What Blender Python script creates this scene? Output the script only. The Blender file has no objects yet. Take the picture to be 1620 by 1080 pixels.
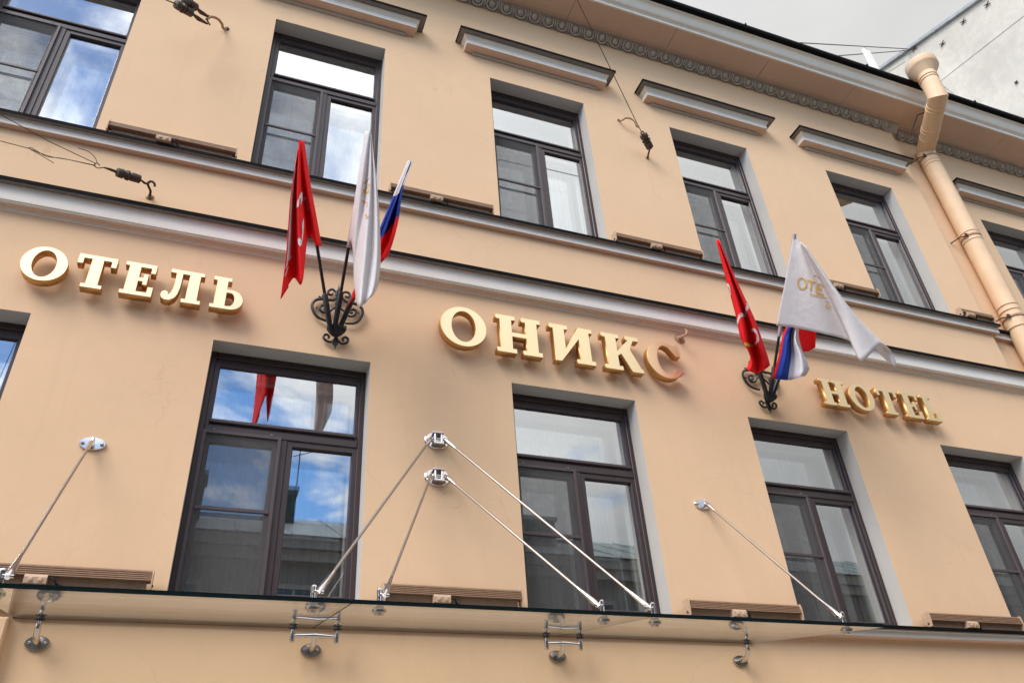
import bpy, math, random
import numpy as np
from mathutils import Vector, Matrix
random.seed(7)
S = bpy.context.scene
COL = S.collection
R = math.radians

# ------------------------------------------------------------------ camera
FPX = 1248.1; DIST = 5.2; EYE = 1.65
YAW, PITCH, ROLL = R(23.06562705), R(34.59310629), R(-4.36815537)
_cy, _sy, _cp, _sp = math.cos(YAW), math.sin(YAW), math.cos(PITCH), math.sin(PITCH)
FW = np.array([_sy*_cp, _cy*_cp, _sp]); _r0 = np.array([_cy, -_sy, 0.0]); _u0 = np.cross(_r0, FW)
RT = math.cos(ROLL)*_r0 + math.sin(ROLL)*_u0
UP = -math.sin(ROLL)*_r0 + math.cos(ROLL)*_u0
CAM = np.array([0.0, -DIST, EYE])
cam = bpy.data.cameras.new('camera'); camo = bpy.data.objects.new('camera', cam); COL.objects.link(camo)
cam.sensor_width = 36; cam.lens = FPX/1620*36; cam.clip_start = .05; cam.clip_end = 3000
M = Matrix.Identity(4)
for i in range(3):
    M[i][0] = RT[i]; M[i][1] = UP[i]; M[i][2] = -FW[i]; M[i][3] = CAM[i]
camo.matrix_world = M
S.camera = camo
S.render.resolution_x = 1024; S.render.resolution_y = 682

# ------------------------------------------------------------------ world, sun, exposure
SUN_EL, SUN_AZ = R(46), R(-57)          # azimuth: 0 = straight out of the facade (-y), negative = towards -x
w = bpy.data.worlds.new('World'); S.world = w; w.use_nodes = True
nt = w.node_tree; nt.nodes.clear()
def wn(t, **k):
    n = nt.nodes.new(t)
    for a, b in k.items(): setattr(n, a, b)
    return n
sky = wn('ShaderNodeTexSky', sky_type='NISHITA'); sky.sun_disc = False
sky.sun_elevation = SUN_EL; sky.sun_rotation = math.pi - SUN_AZ
sky.air_density = 1.0; sky.dust_density = .6; sky.ozone_density = 2.0
tc = wn('ShaderNodeTexCoord'); sep = wn('ShaderNodeSeparateXYZ'); nt.links.new(tc.outputs['Generated'], sep.inputs[0])
def wm(op, a, b=None):
    n = wn('ShaderNodeMath', operation=op)
    for i, v in enumerate((a, b)):
        if v is None: continue
        if isinstance(v, (int, float)): n.inputs[i].default_value = v
        else: nt.links.new(v, n.inputs[i])
    return n.outputs[0]
zz = wm('ADD', wm('MAXIMUM', sep.outputs['Z'], 0.0), .25)
cx = wm('DIVIDE', sep.outputs['X'], zz); cyy = wm('DIVIDE', sep.outputs['Y'], zz)
cmb = wn('ShaderNodeCombineXYZ'); nt.links.new(cx, cmb.inputs[0]); nt.links.new(cyy, cmb.inputs[1])
mp = wn('ShaderNodeMapping'); nt.links.new(cmb.outputs[0], mp.inputs[0]); mp.inputs['Location'].default_value = (3.1, 1.7, .4)
n1 = wn('ShaderNodeTexNoise'); n1.inputs['Scale'].default_value = 2.1; n1.inputs['Detail'].default_value = 9; n1.inputs['Roughness'].default_value = .56; n1.inputs['Distortion'].default_value = .25
nt.links.new(mp.outputs[0], n1.inputs['Vector'])
bias = wn('ShaderNodeMapRange'); bias.inputs['From Min'].default_value = -.05; bias.inputs['From Max'].default_value = .75
bias.inputs['To Min'].default_value = 0.0; bias.inputs['To Max'].default_value = .31
nt.links.new(sep.outputs['X'], bias.inputs['Value'])
cov = wm('ADD', n1.outputs['Fac'], bias.outputs[0])
rmp = wn('ShaderNodeMapRange'); rmp.interpolation_type = 'SMOOTHSTEP'
rmp.inputs['From Min'].default_value = .52; rmp.inputs['From Max'].default_value = .635
nt.links.new(cov, rmp.inputs['Value'])
n2 = wn('ShaderNodeTexNoise'); n2.inputs['Scale'].default_value = 1.6; n2.inputs['Detail'].default_value = 6
nt.links.new(mp.outputs[0], n2.inputs['Vector'])
cr = wn('ShaderNodeValToRGB'); nt.links.new(n2.outputs['Fac'], cr.inputs[0])
CB = 2.25; GLOW = 5.4
cr.color_ramp.elements[0].position = .30; cr.color_ramp.elements[0].color = (CB*.78, CB*.80, CB*.81, 1)
cr.color_ramp.elements[1].position = .68; cr.color_ramp.elements[1].color = (CB*1.22, CB*1.21, CB*1.18, 1)
mx = wn('ShaderNodeMix', data_type='RGBA'); nt.links.new(rmp.outputs[0], mx.inputs[0])
hs = wn('ShaderNodeHueSaturation'); hs.inputs['Saturation'].default_value = 1.22; hs.inputs['Value'].default_value = 1.0
nt.links.new(sky.outputs[0], hs.inputs['Color'])
nt.links.new(hs.outputs[0], mx.inputs[6]); nt.links.new(cr.outputs[0], mx.inputs[7])
# clouds are brighter towards the veiled sun (forward scattering)
_sdir = (math.sin(SUN_AZ)*math.cos(SUN_EL), -math.cos(SUN_AZ)*math.cos(SUN_EL), math.sin(SUN_EL))
dp = wn('ShaderNodeVectorMath', operation='DOT_PRODUCT'); nt.links.new(tc.outputs['Generated'], dp.inputs[0]); dp.inputs[1].default_value = _sdir
glow = wm('ADD', wm('MULTIPLY', wm('POWER', wm('MAXIMUM', dp.outputs['Value'], 0.0), 2.0), GLOW), 1.0)
vsc = wn('ShaderNodeVectorMath', operation='SCALE'); nt.links.new(cr.outputs[0], vsc.inputs[0]); nt.links.new(glow, vsc.inputs['Scale'])
nt.links.new(vsc.outputs[0], mx.inputs[7])
bg = wn('ShaderNodeBackground'); bg.inputs[1].default_value = .10
nt.links.new(mx.outputs[2], bg.inputs[0])
wo = wn('ShaderNodeOutputWorld'); nt.links.new(bg.outputs[0], wo.inputs[0])

sl = bpy.data.lights.new('sun', 'SUN'); sl.energy = 1.2; sl.angle = R(34); sl.color = (1, .93, .84)
so = bpy.data.objects.new('sun', sl); COL.objects.link(so)
_sd = Vector((math.sin(SUN_AZ)*math.cos(SUN_EL), -math.cos(SUN_AZ)*math.cos(SUN_EL), math.sin(SUN_EL)))
so.rotation_euler = _sd.to_track_quat('Z', 'Y').to_euler(); so.location = (-10, -20, 40)
S.view_settings.view_transform = 'Standard'; S.view_settings.look = 'None'
S.view_settings.gamma = 1; S.view_settings.use_curve_mapping = False
S.view_settings.exposure = 1.60
S.render.engine = 'CYCLES'
S.cycles.max_bounces = 10; S.cycles.transparent_max_bounces = 24
S.cycles.glossy_bounces = 6; S.cycles.diffuse_bounces = 4
S.cycles.sample_clamp_indirect = 6

# ------------------------------------------------------------------ photo pixel -> point on a plane the thing touches
def ray(px, py): return FW + (px-810)/FPX*RT - (py-540)/FPX*UP
def bp(px, py, y=0.0):
    d = ray(px, py); t = (y+DIST)/d[1]; return CAM + t*d
def fx(px, py, x):
    d = ray(px, py); return CAM + x/d[0]*d
def pj(p):
    v = np.asarray(p, float)-CAM; k = v@FW
    return 810+FPX*(v@RT)/k, 540-FPX*(v@UP)/k

# ------------------------------------------------------------------ materials
def newmat(name):
    m = bpy.data.materials.new(name); m.use_nodes = True
    return m, m.node_tree, m.node_tree.nodes['Principled BSDF']
def nd(t, ty, **k):
    n = t.nodes.new(ty)
    for a, b in k.items(): setattr(n, a, b)
    return n
def mixc(t, fac, a, b, blend='MIX'):
    n = nd(t, 'ShaderNodeMix', data_type='RGBA', blend_type=blend)
    for i, v in ((0, fac), (6, a), (7, b)):
        if isinstance(v, (int, float)): n.inputs[i].default_value = v
        elif isinstance(v, tuple): n.inputs[i].default_value = (*v, 1)
        else: t.links.new(v, n.inputs[i])
    return n.outputs[2]
def noise(t, vec, scale, detail=4, rough=.55, dist=0):
    n = nd(t, 'ShaderNodeTexNoise'); n.inputs['Scale'].default_value = scale
    n.inputs['Detail'].default_value = detail; n.inputs['Roughness'].default_value = rough; n.inputs['Distortion'].default_value = dist
    t.links.new(vec, n.inputs['Vector']); return n.outputs['Fac']
def rng(t, v, a, b, c=0., d=1.):
    n = nd(t, 'ShaderNodeMapRange'); n.inputs['From Min'].default_value = a; n.inputs['From Max'].default_value = b
    n.inputs['To Min'].default_value = c; n.inputs['To Max'].default_value = d
    t.links.new(v, n.inputs['Value']); return n.outputs[0]
def mth(t, op, a, b=None):
    n = nd(t, 'ShaderNodeMath', operation=op)
    for i, v in enumerate((a, b)):
        if v is None: continue
        if isinstance(v, (int, float)): n.inputs[i].default_value = v
        else: t.links.new(v, n.inputs[i])
    return n.outputs[0]
def objvec(t, scale=(1, 1, 1)):
    c = nd(t, 'ShaderNodeTexCoord'); m = nd(t, 'ShaderNodeMapping'); m.inputs['Scale'].default_value = scale
    t.links.new(c.outputs['Object'], m.inputs[0]); return m.outputs[0]
def bump(t, b, h, strength, dist):
    n = nd(t, 'ShaderNodeBump'); n.inputs['Strength'].default_value = strength; n.inputs['Distance'].default_value = dist
    t.links.new(h, n.inputs['Height']); t.links.new(n.outputs[0], b.inputs['Normal'])
def plaster(name, col, var=.06, cracks=0., streak=0., bmp=.25, rough=.85):
    m, t, b = newmat(name); v = objvec(t)
    big = noise(t, v, .9, 5, .6); mid = noise(t, v, 7, 4); fine = noise(t, v, 120, 3)
    c = mixc(t, rng(t, big, .3, .7), tuple(x*(1-var) for x in col), tuple(min(1, x*(1+var)) for x in col))
    c = mixc(t, rng(t, mid, .35, .7, 0, .35), c, tuple(x*(1-var*1.6) for x in col))
    if streak:
        sv = objvec(t, (5, 5, .35)); s1 = noise(t, sv, 2.2, 6, .65)
        c = mixc(t, rng(t, s1, .55, .8, 0, streak), c, tuple(x*f for x, f in zip(col, (.80, .77, .73))))
    if cracks:
        wv = nd(t, 'ShaderNodeMix', data_type='VECTOR'); wv.inputs[0].default_value = .22
        nz = nd(t, 'ShaderNodeTexNoise'); nz.inputs['Scale'].default_value = 2.6; nz.inputs['Detail'].default_value = 7
        t.links.new(v, nz.inputs['Vector']); t.links.new(v, wv.inputs[4]); t.links.new(nz.outputs['Color'], wv.inputs[5])
        vo = nd(t, 'ShaderNodeTexVoronoi', feature='DISTANCE_TO_EDGE'); vo.inputs['Scale'].default_value = 1.5
        t.links.new(wv.outputs[1], vo.inputs['Vector'])
        ln = rng(t, vo.outputs['Distance'], .0, .004, 1, 0)
        msk = rng(t, noise(t, v, 1.3, 3), .52, .62)
        k = mth(t, 'MULTIPLY', mth(t, 'MULTIPLY', ln, msk), cracks)
        c = mixc(t, k, c, tuple(x*.45 for x in col))
    t.links.new(c, b.inputs['Base Color']); b.inputs['Roughness'].default_value = rough
    b.inputs['Specular IOR Level'].default_value = .25
    hsum = mth(t, 'ADD', mth(t, 'MULTIPLY', mid, .7), mth(t, 'MULTIPLY', fine, .25))
    bump(t, b, hsum, bmp, .006)
    return m
def plain(name, col, rough=.5, metal=0., var=.0, vscale=30, bmp=0, spec=.5):
    m, t, b = newmat(name)
    b.inputs['Roughness'].default_value = rough; b.inputs['Metallic'].default_value = metal; b.inputs['Specular IOR Level'].default_value = spec
    if var or bmp:
        v = objvec(t); n = noise(t, v, vscale, 5, .6)
        c = mixc(t, rng(t, n, .3, .7), tuple(x*(1-var) for x in col), tuple(min(1, x*(1+var)) for x in col))
        t.links.new(c, b.inputs['Base Color'])
        if bmp: bump(t, b, n, bmp, .004)
    else: b.inputs['Base Color'].default_value = (*col, 1)
    return m
def glassmat(name, tint, f0, power=4.5, wav=0.):
    m = bpy.data.materials.new(name); m.use_nodes = True; t = m.node_tree; t.nodes.clear()
    lw = nd(t, 'ShaderNodeLayerWeight'); lw.inputs[0].default_value = .5
    fr = mth(t, 'ADD', mth(t, 'MULTIPLY', mth(t, 'POWER', lw.outputs['Facing'], power), 1-f0), f0)
    tr = nd(t, 'ShaderNodeBsdfTransparent'); tr.inputs[0].default_value = (*tint, 1)
    gl = nd(t, 'ShaderNodeBsdfGlossy'); gl.inputs['Roughness'].default_value = 0.0; gl.inputs[0].default_value = (.96, .98, 1, 1)
    if wav:
        v = objvec(t); n = noise(t, v, 1.7, 1, .4)
        bn = nd(t, 'ShaderNodeBump'); bn.inputs['Strength'].default_value = wav; bn.inputs['Distance'].default_value = .02
        t.links.new(n, bn.inputs['Height']); t.links.new(bn.outputs[0], gl.inputs['Normal'])
    mixs = nd(t, 'ShaderNodeMixShader'); t.links.new(fr, mixs.inputs[0]); t.links.new(tr.outputs[0], mixs.inputs[1]); t.links.new(gl.outputs[0], mixs.inputs[2])
    o = nd(t, 'ShaderNodeOutputMaterial'); t.links.new(mixs.outputs[0], o.inputs[0])
    return m
WALLC = (.755, .515, .318)
MAT = {}
MAT['wall'] = plaster('wall_plaster', WALLC, .04, .28, .24, .22)
MAT['ground'] = plaster('ground_plaster', (.75, .505, .30), .04, .2, .2, .22)
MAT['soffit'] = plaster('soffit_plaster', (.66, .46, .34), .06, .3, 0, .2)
MAT['reveal'] = plaster('reveal_paint', (.50, .47, .43), .05, .3, .2, .2)
MAT['trim'] = plaster('trim_paint', (.82, .765, .68), .05, .15, .35, .2)
MAT['trim_grey'] = plaster('moulding_paint', (.46, .40, .34), .1, 0, .2, .4)
MAT['flash'] = plain('dark_flashing', (.006, .0055, .0055), .8, .0, .35, 14, .05, .1)
MAT['flash_under'] = plain('flashing_underside', (.17, .15, .135), .6, 0, .15, 20)
MAT['frame'] = plain('brown_window_frame', (.042, .025, .025), .42, 0, .12, 9)
MAT['screenframe'] = plain('brown_screen_frame', (.075, .052, .053), .45, 0, .08, 9)
MAT['inner'] = plain('cream_inner_frame', (.62, .58, .50), .5, 0, .04, 6)
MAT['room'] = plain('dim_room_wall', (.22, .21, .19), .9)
MAT['glass'] = glassmat('window_glass', (.78, .83, .85), .38, 3.4, .012)
MAT['glass2'] = glassmat('inner_window_glass', (.84, .87, .88), .30, 3.4, .02)
MAT['canopy'] = glassmat('canopy_glass', (.98, .992, .985), .04, 4.2)
MAT['canopy_edge'] = plain('dark_glass_edge', (.004, .012, .014), .12, 0, spec=.6)
MAT['chrome'] = plain('polished_steel', (.66, .61, .57), .16, 1, .06, 40)
MAT['rod'] = plain('satin_steel_rod', (.40, .345, .30), .42, 1)
MAT['chrome_dull'] = plain('brushed_steel', (.45, .43, .40), .25, 1, .1, 40)
MAT['rubber'] = plain('black_rubber', (.012, .012, .012), .6)
MAT['iron'] = plain('black_wrought_iron', (.012, .013, .016), .42, .1, .3, 60, .15)
MAT['rust'] = plain('rusty_iron', (.085, .045, .028), .85, .1, .45, 45, .5)
MAT['rust_paint'] = plain('painted_rusty_hook', (.40, .24, .14), .8, 0, .3, 50, .4)
MAT['insul'] = plain('brown_glazed_insulator', (.060, .038, .028), .55, 0, .4, 30, .3)
MAT['wire'] = plain('grey_wire', (.07, .05, .042), .6)
MAT['lamp'] = plain('tan_lamp_housing', (.30, .18, .105), .55, 0, .15, 25, .1)
MAT['lamp_bracket'] = plain('tan_lamp_bracket', (.48, .325, .215), .65, 0, .15, 30, .2)
MAT['pipe'] = plain('tan_pipe_paint', (.70, .485, .30), .65, 0, .06, 4, .03)
MAT['pole'] = plain('black_pole', (.010, .010, .011), .35)
MAT['nb'] = plaster('whitewashed_plaster', (.52, .475, .40), .16, .6, .6, .5)
MAT['zinc'] = plain('zinc_flashing', (.33, .33, .325), .55, .3, .2, 5)
MAT['white'] = plain('white_paint', (.74, .72, .66), .6, 0, .04, 8)
MAT['op_wall'] = plaster('opposite_plaster', (.22, .20, .17), .08, 0, .2, .3)
MAT['op_trim'] = plaster('opposite_trim', (.34, .32, .28), .08, 0, .2, .3)
MAT['op_roof'] = plain('green_metal_roof', (.20, .225, .205), .5, .1, .25, 2)
MAT['op_brick'] = plain('dark_chimney_plaster', (.05, .07, .055), .8, 0, .25, 6, .2)
MAT['op_glass'] = plain('opposite_glass', (.03, .035, .04), .06, 0)
MAT['asphalt'] = plain('asphalt', (.10, .098, .095), .9, 0, .25, 60, .3)
MAT['paving'] = plain('granite_paving', (.30, .285, .265), .85, 0, .12, 8, .3)
def goldmat():
    m, t, b = newmat('brushed_gold'); v = objvec(t, (1, 1, 1))
    n = noise(t, objvec(t, (3, 3, 90)), 4, 3, .6)
    b.inputs['Base Color'].default_value = (.80, .64, .39, 1); b.inputs['Metallic'].default_value = 1
    t.links.new(rng(t, n, .2, .8, .26, .40), b.inputs['Roughness'])
    return m
MAT['gold'] = goldmat()
MAT['gold_side'] = plain('gold_edge', (.60, .345, .135), .5, 1, .12, 20)  # browner than the face: the wall's reflection is put into the colour
def meshscreen():
    m = bpy.data.materials.new('insect_mesh'); m.use_nodes = True; t = m.node_tree; t.nodes.clear()
    tr = nd(t, 'ShaderNodeBsdfTransparent'); df = nd(t, 'ShaderNodeBsdfDiffuse'); df.inputs[0].default_value = (.15, .145, .14, 1)
    v = objvec(t, (1, 1, 2.6)); n = noise(t, v, 5, 4, .6, 2.2)
    f = rng(t, n, .3, .7, .40, .54)
    ms = nd(t, 'ShaderNodeMixShader'); t.links.new(f, ms.inputs[0]); t.links.new(tr.outputs[0], ms.inputs[1]); t.links.new(df.outputs[0], ms.inputs[2])
    o = nd(t, 'ShaderNodeOutputMaterial'); t.links.new(ms.outputs[0], o.inputs[0]); return m
MAT['mesh'] = meshscreen()
def clothmat(name, stops, trans=.34, axis=1, rough=.8):
    """stops: list of (pos, colour) along the cloth's own uv (axis 0 = u, 1 = v), hard edged woven colour"""
    m = bpy.data.materials.new(name); m.use_nodes = True; t = m.node_tree; t.nodes.clear()
    uv = nd(t, 'ShaderNodeTexCoord'); sp = nd(t, 'ShaderNodeSeparateXYZ'); t.links.new(uv.outputs['UV'], sp.inputs[0])
    cr = nd(t, 'ShaderNodeValToRGB'); cr.color_ramp.interpolation = 'CONSTANT'
    t.links.new(sp.outputs[axis], cr.inputs[0]); el = cr.color_ramp.elements
    el[0].position = 0; el[0].color = (*stops[0][1], 1)
    el.remove(el[1])
    for p, c in stops[1:]:
        e = el.new(p); e.color = (*c, 1)
    d = nd(t, 'ShaderNodeBsdfPrincipled'); d.inputs['Roughness'].default_value = rough; d.inputs['Specular IOR Level'].default_value = .2
    tl = nd(t, 'ShaderNodeBsdfTranslucent'); t.links.new(cr.outputs[0], d.inputs['Base Color']); t.links.new(cr.outputs[0], tl.inputs[0])
    v = objvec(t); n = noise(t, v, 14, 4, .6)
    bn = nd(t, 'ShaderNodeBump'); bn.inputs['Strength'].default_value = .35; bn.inputs['Distance'].default_value = .02
    t.links.new(n, bn.inputs['Height']); t.links.new(bn.outputs[0], d.inputs['Normal'])
    ms = nd(t, 'ShaderNodeMixShader'); ms.inputs[0].default_value = trans
    t.links.new(d.outputs[0], ms.inputs[1]); t.links.new(tl.outputs[0], ms.inputs[2])
    o = nd(t, 'ShaderNodeOutputMaterial'); t.links.new(ms.outputs[0], o.inputs[0]); return m
REDC, BLUC, WHC = (.92, .014, .018), (.025, .065, .38), (.74, .72, .74)
MAT['red_cloth'] = clothmat('red_flag_cloth', [(0, REDC)], .15)
MAT['white_cloth'] = clothmat('white_flag_cloth', [(0, (.82, .80, .80))], .38)
MAT['tri_cloth'] = clothmat('tricolour_cloth', [(0, WHC), (.24, BLUC), (.55, REDC)])
MAT['tri_cloth_folded'] = clothmat('tricolour_folded_cloth', [(0, REDC), (.05, BLUC), (.25, WHC), (.66, REDC)], .3, 0)
MAT['print_white'] = plain('white_flag_print', (.74, .72, .72), .8)
MAT['print_gold'] = plain('gold_flag_print', (.62, .36, .07), .6)
MAT['print_yellow'] = plain('yellow_flag_print', (.68, .42, .03), .7)
MAT['sleeve_red'] = plain('red_sleeve', REDC, .8); MAT['sleeve_blue'] = plain('blue_sleeve', BLUC, .8); MAT['sleeve_white'] = plain('white_sleeve', WHC, .8)
MAT['sleeve'] = plain('grey_flag_sleeve', (.38, .35, .40), .6, 0, .06, 20)
def curtainmat(name, col, trans=.35):
    m = bpy.data.materials.new(name); m.use_nodes = True; t = m.node_tree; t.nodes.clear()
    d = nd(t, 'ShaderNodeBsdfDiffuse'); tl = nd(t, 'ShaderNodeBsdfTranslucent')
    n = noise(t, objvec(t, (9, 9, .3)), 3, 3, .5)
    c = mixc(t, rng(t, n, .35, .65), tuple(x*.45 for x in col), tuple(x*1.15 for x in col))  # vertical bands put the shade of the folds into the cloth colour
    t.links.new(c, d.inputs[0]); t.links.new(c, tl.inputs[0])
    ms = nd(t, 'ShaderNodeMixShader'); ms.inputs[0].default_value = trans
    t.links.new(d.outputs[0], ms.inputs[1]); t.links.new(tl.outputs[0], ms.inputs[2])
    o = nd(t, 'ShaderNodeOutputMaterial'); t.links.new(ms.outputs[0], o.inputs[0]); return m
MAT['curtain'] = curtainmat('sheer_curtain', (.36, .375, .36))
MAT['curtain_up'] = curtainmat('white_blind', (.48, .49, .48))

# ------------------------------------------------------------------ mesh helpers
class MB:
    def __init__(s): s.v = []; s.f = []; s.m = []; s.uv = None
    def add(s, vs, fs, mi=0):
        o = len(s.v); s.v += [tuple(map(float, p)) for p in vs]
        for f in fs: s.f.append(tuple(i+o for i in f)); s.m.append(mi)
        return s
    def box(s, x0, x1, y0, y1, z0, z1, mi=0):
        vs = [(x, y, z) for x in (x0, x1) for y in (y0, y1) for z in (z0, z1)]
        return s.add(vs, [(0, 1, 3, 2), (4, 6, 7, 5), (0, 4, 5, 1), (2, 3, 7, 6), (0, 2, 6, 4), (1, 5, 7, 3)], mi)
    def bbox(s, x0, x1, y0, y1, z0, z1, b=.004, mi=0):
        """box with the four long front edges (facing -y) chamfered"""
        vs = [(x0, y1, z0), (x1, y1, z0), (x1, y1, z1), (x0, y1, z1),
              (x0, y0+b, z0), (x1, y0+b, z0), (x1, y0+b, z1), (x0, y0+b, z1),
              (x0+b, y0, z0+b), (x1-b, y0, z0+b), (x1-b, y0, z1-b), (x0+b, y0, z1-b)]
        fs = [(0, 3, 2, 1), (0, 1, 5, 4), (1, 2, 6, 5), (2, 3, 7, 6), (3, 0, 4, 7), (4, 5, 9, 8), (5, 6, 10, 9), (6, 7, 11, 10), (7, 4, 8, 11), (8, 9, 10, 11)]
        return s.add(vs, fs, mi)
    def ring(s, xo0, xo1, zo0, zo1, xi0, xi1, zi0, zi1, y0, y1, b=.006, mi=0):
        """rectangular frame, front at y0, inner edge chamfered"""
        def rc(a, b_, c, d, y): return [(a, y, c), (b_, y, c), (b_, y, d), (a, y, d)]
        vs = rc(xo0, xo1, zo0, zo1, y1)+rc(xo0, xo1, zo0, zo1, y0)+rc(xi0-b, xi1+b, zi0-b, zi1+b, y0)+rc(xi0, xi1, zi0, zi1, y0+b*1.5)+rc(xi0, xi1, zi0, zi1, y1)
        fs = []
        for L in range(4):
            for i in range(4):
                j = (i+1) % 4; fs.append((L*4+i, L*4+j, L*4+4+j, L*4+4+i))
        for i in range(4): j = (i+1) % 4; fs.append((16+i, 16+j, j, i))
        return s.add(vs, fs, mi)
    def tube(s, pts, rad, n=8, cap=True, mi=0):
        P = [Vector(p) for p in pts]
        rads = rad if hasattr(rad, '__len__') else [rad]*len(P)
        T = []
        for i in range(len(P)):
            a = P[max(i-1, 0)]; b = P[min(i+1, len(P)-1)]
            d = (b-a); T.append(d.normalized() if d.length > 1e-9 else Vector((0, 0, 1)))
        u = T[0].orthogonal().normalized(); vs = []
        for i, p in enumerate(P):
            u = (u - T[i]*u.dot(T[i]));  u = u.normalized() if u.length > 1e-6 else T[i].orthogonal().normalized()
            w_ = T[i].cross(u)
            for k in range(n):
                a = 2*math.pi*k/n; vs.append(p+(u*math.cos(a)+w_*math.sin(a))*rads[i])
        fs = [(i*n+k, i*n+(k+1) % n, (i+1)*n+(k+1) % n, (i+1)*n+k) for i in range(len(P)-1) for k in range(n)]
        if cap: fs += [tuple(reversed(range(n))), tuple(range((len(P)-1)*n, len(P)*n))]
        return s.add(vs, fs, mi)
    def lathe(s, origin, axis, prof, n=20, mi=0):
        """prof: list of (distance along axis, radius)"""
        a = Vector(axis).normalized(); o = Vector(origin)
        return s.tube_exact([o+a*h for h, _ in prof], a, [max(r_, .0004) for _, r_ in prof], n, mi)
    def tube_exact(s, P, a, rads, n, mi):
        u = a.orthogonal().normalized(); w_ = a.cross(u); vs = []
        for p, r_ in zip(P, rads):
            for k in range(n):
                q = 2*math.pi*k/n; vs.append(p+(u*math.cos(q)+w_*math.sin(q))*r_)
        m = len(P)
        fs = [(i*n+k, i*n+(k+1) % n, (i+1)*n+(k+1) % n, (i+1)*n+k) for i in range(m-1) for k in range(n)]
        fs += [tuple(reversed(range(n))), tuple(range((m-1)*n, m*n))]
        return s.add(vs, fs, mi)
    def profile_x(s, prof, x0, x1, mi=0, closed=True):
        """prof: (d, z) outline; extruded along x; d = distance out of the wall"""
        n = len(prof); vs = [(x0, -d, z) for d, z in prof]+[(x1, -d, z) for d, z in prof]
        fs = [(i, (i+1) % n, n+(i+1) % n, n+i) for i in range(n if closed else n-1)]
        if closed: fs += [tuple(range(n))[::-1], tuple(range(n, 2*n))]
        return s.add(vs, fs, mi)
    def returned(s, prof, x0, x1, dref, mi=0, yb=0.0):
        """moulding with mitred returns at both ends: outline points (d, z)"""
        vs = []; n = len(prof)
        for d, z in prof:
            e = d-dref
            vs += [(x0-e, yb, z), (x0-e, yb-d, z), (x1+e, yb-d, z), (x1+e, yb, z)]
        fs = []
        for i in range(n-1):
            for k in range(3): fs.append((i*4+k, i*4+k+1, i*4+4+k+1, i*4+4+k))
            fs.append((i*4+3, i*4, i*4+4, i*4+7))
        fs += [(0, 1, 2, 3), ((n-1)*4+3, (n-1)*4+2, (n-1)*4+1, (n-1)*4)]
        return s.add(vs, fs, mi)
    def build(s, name, mats, parent=None, smooth=False, base=None):
        me = bpy.data.meshes.new(name); me.from_pydata(s.v, [], s.f)
        import bmesh
        bm = bmesh.new(); bm.from_mesh(me); bmesh.ops.recalc_face_normals(bm, faces=bm.faces); bm.to_mesh(me); bm.free()
        if not isinstance(mats, (list, tuple)): mats = [mats]
        for m in mats: me.materials.append(MAT[m] if isinstance(m, str) else m)
        if len(mats) > 1:
            for p, mi in zip(me.polygons, s.m): p.material_index = mi
        if smooth:
            for p in me.polygons: p.use_smooth = True
            try: me.set_sharp_from_angle(angle=R(40))
            except Exception: pass
        o = bpy.data.objects.new(name, me); COL.objects.link(o)
        if parent is not None: adopt(o, parent)
        return o
def worldloc(o):
    v = Vector(o.location)
    if o.parent is not None: v = worldloc(o.parent)+o.matrix_parent_inverse.to_translation()+v
    return v
def adopt(o, p):
    o.parent = p; o.matrix_parent_inverse = Matrix.Translation(-worldloc(p))
def empty(name, loc):
    o = bpy.data.objects.new(name, None); o.empty_display_size = .1; o.location = loc; COL.objects.link(o); return o
def tag(o, label=None, cat=None, group=None, kind=None):
    if label: o['label'] = label
    if cat: o['category'] = cat
    if group: o['group'] = group
    if kind: o['kind'] = kind
    return o
def copy_tree(o, parent=None):
    c = o.copy(); COL.objects.link(c)
    if parent is not None: c.parent = parent; c.matrix_parent_inverse = o.matrix_parent_inverse.copy()
    for ch in list(o.children): copy_tree(ch, c)
    return c
def cat_rom(P, n):
    """smooth polyline through points"""
    P = [np.asarray(p, float) for p in P]; out = []
    for i in range(len(P)-1):
        p0 = P[i-1] if i else 2*P[0]-P[1]; p1, p2 = P[i], P[i+1]; p3 = P[i+2] if i+2 < len(P) else 2*P[-1]-P[-2]
        for k in range(n):
            t = k/n
            out.append(.5*((2*p1)+(-p0+p2)*t+(2*p0-5*p1+4*p2-p3)*t*t+(-p0+3*p1-3*p2+p3)*t**3))
    out.append(P[-1]); return out

# ================================================================== THE HOTEL
LOW = [(-2.55, -1.380), (-.183, .990), (2.181, 3.352), (4.542, 5.705), (6.910, 8.083), (9.27, 10.44)]
UPW = [(-2.53, -1.383), (-.153, .993), (2.190, 3.359), (4.518, 5.645), (6.892, 8.016)]
UP5 = (9.726, 10.86)
LT, LB = 5.122, 3.215
UT, UB = 9.172, 6.93
XS = 8.585; REC = .085          # the wall steps back to the right of this line
hotel = empty('hotel_building', (3, 0, 0))
tag(hotel, 'peach plastered hotel facade with brown framed windows and white mouldings', 'building')

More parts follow.
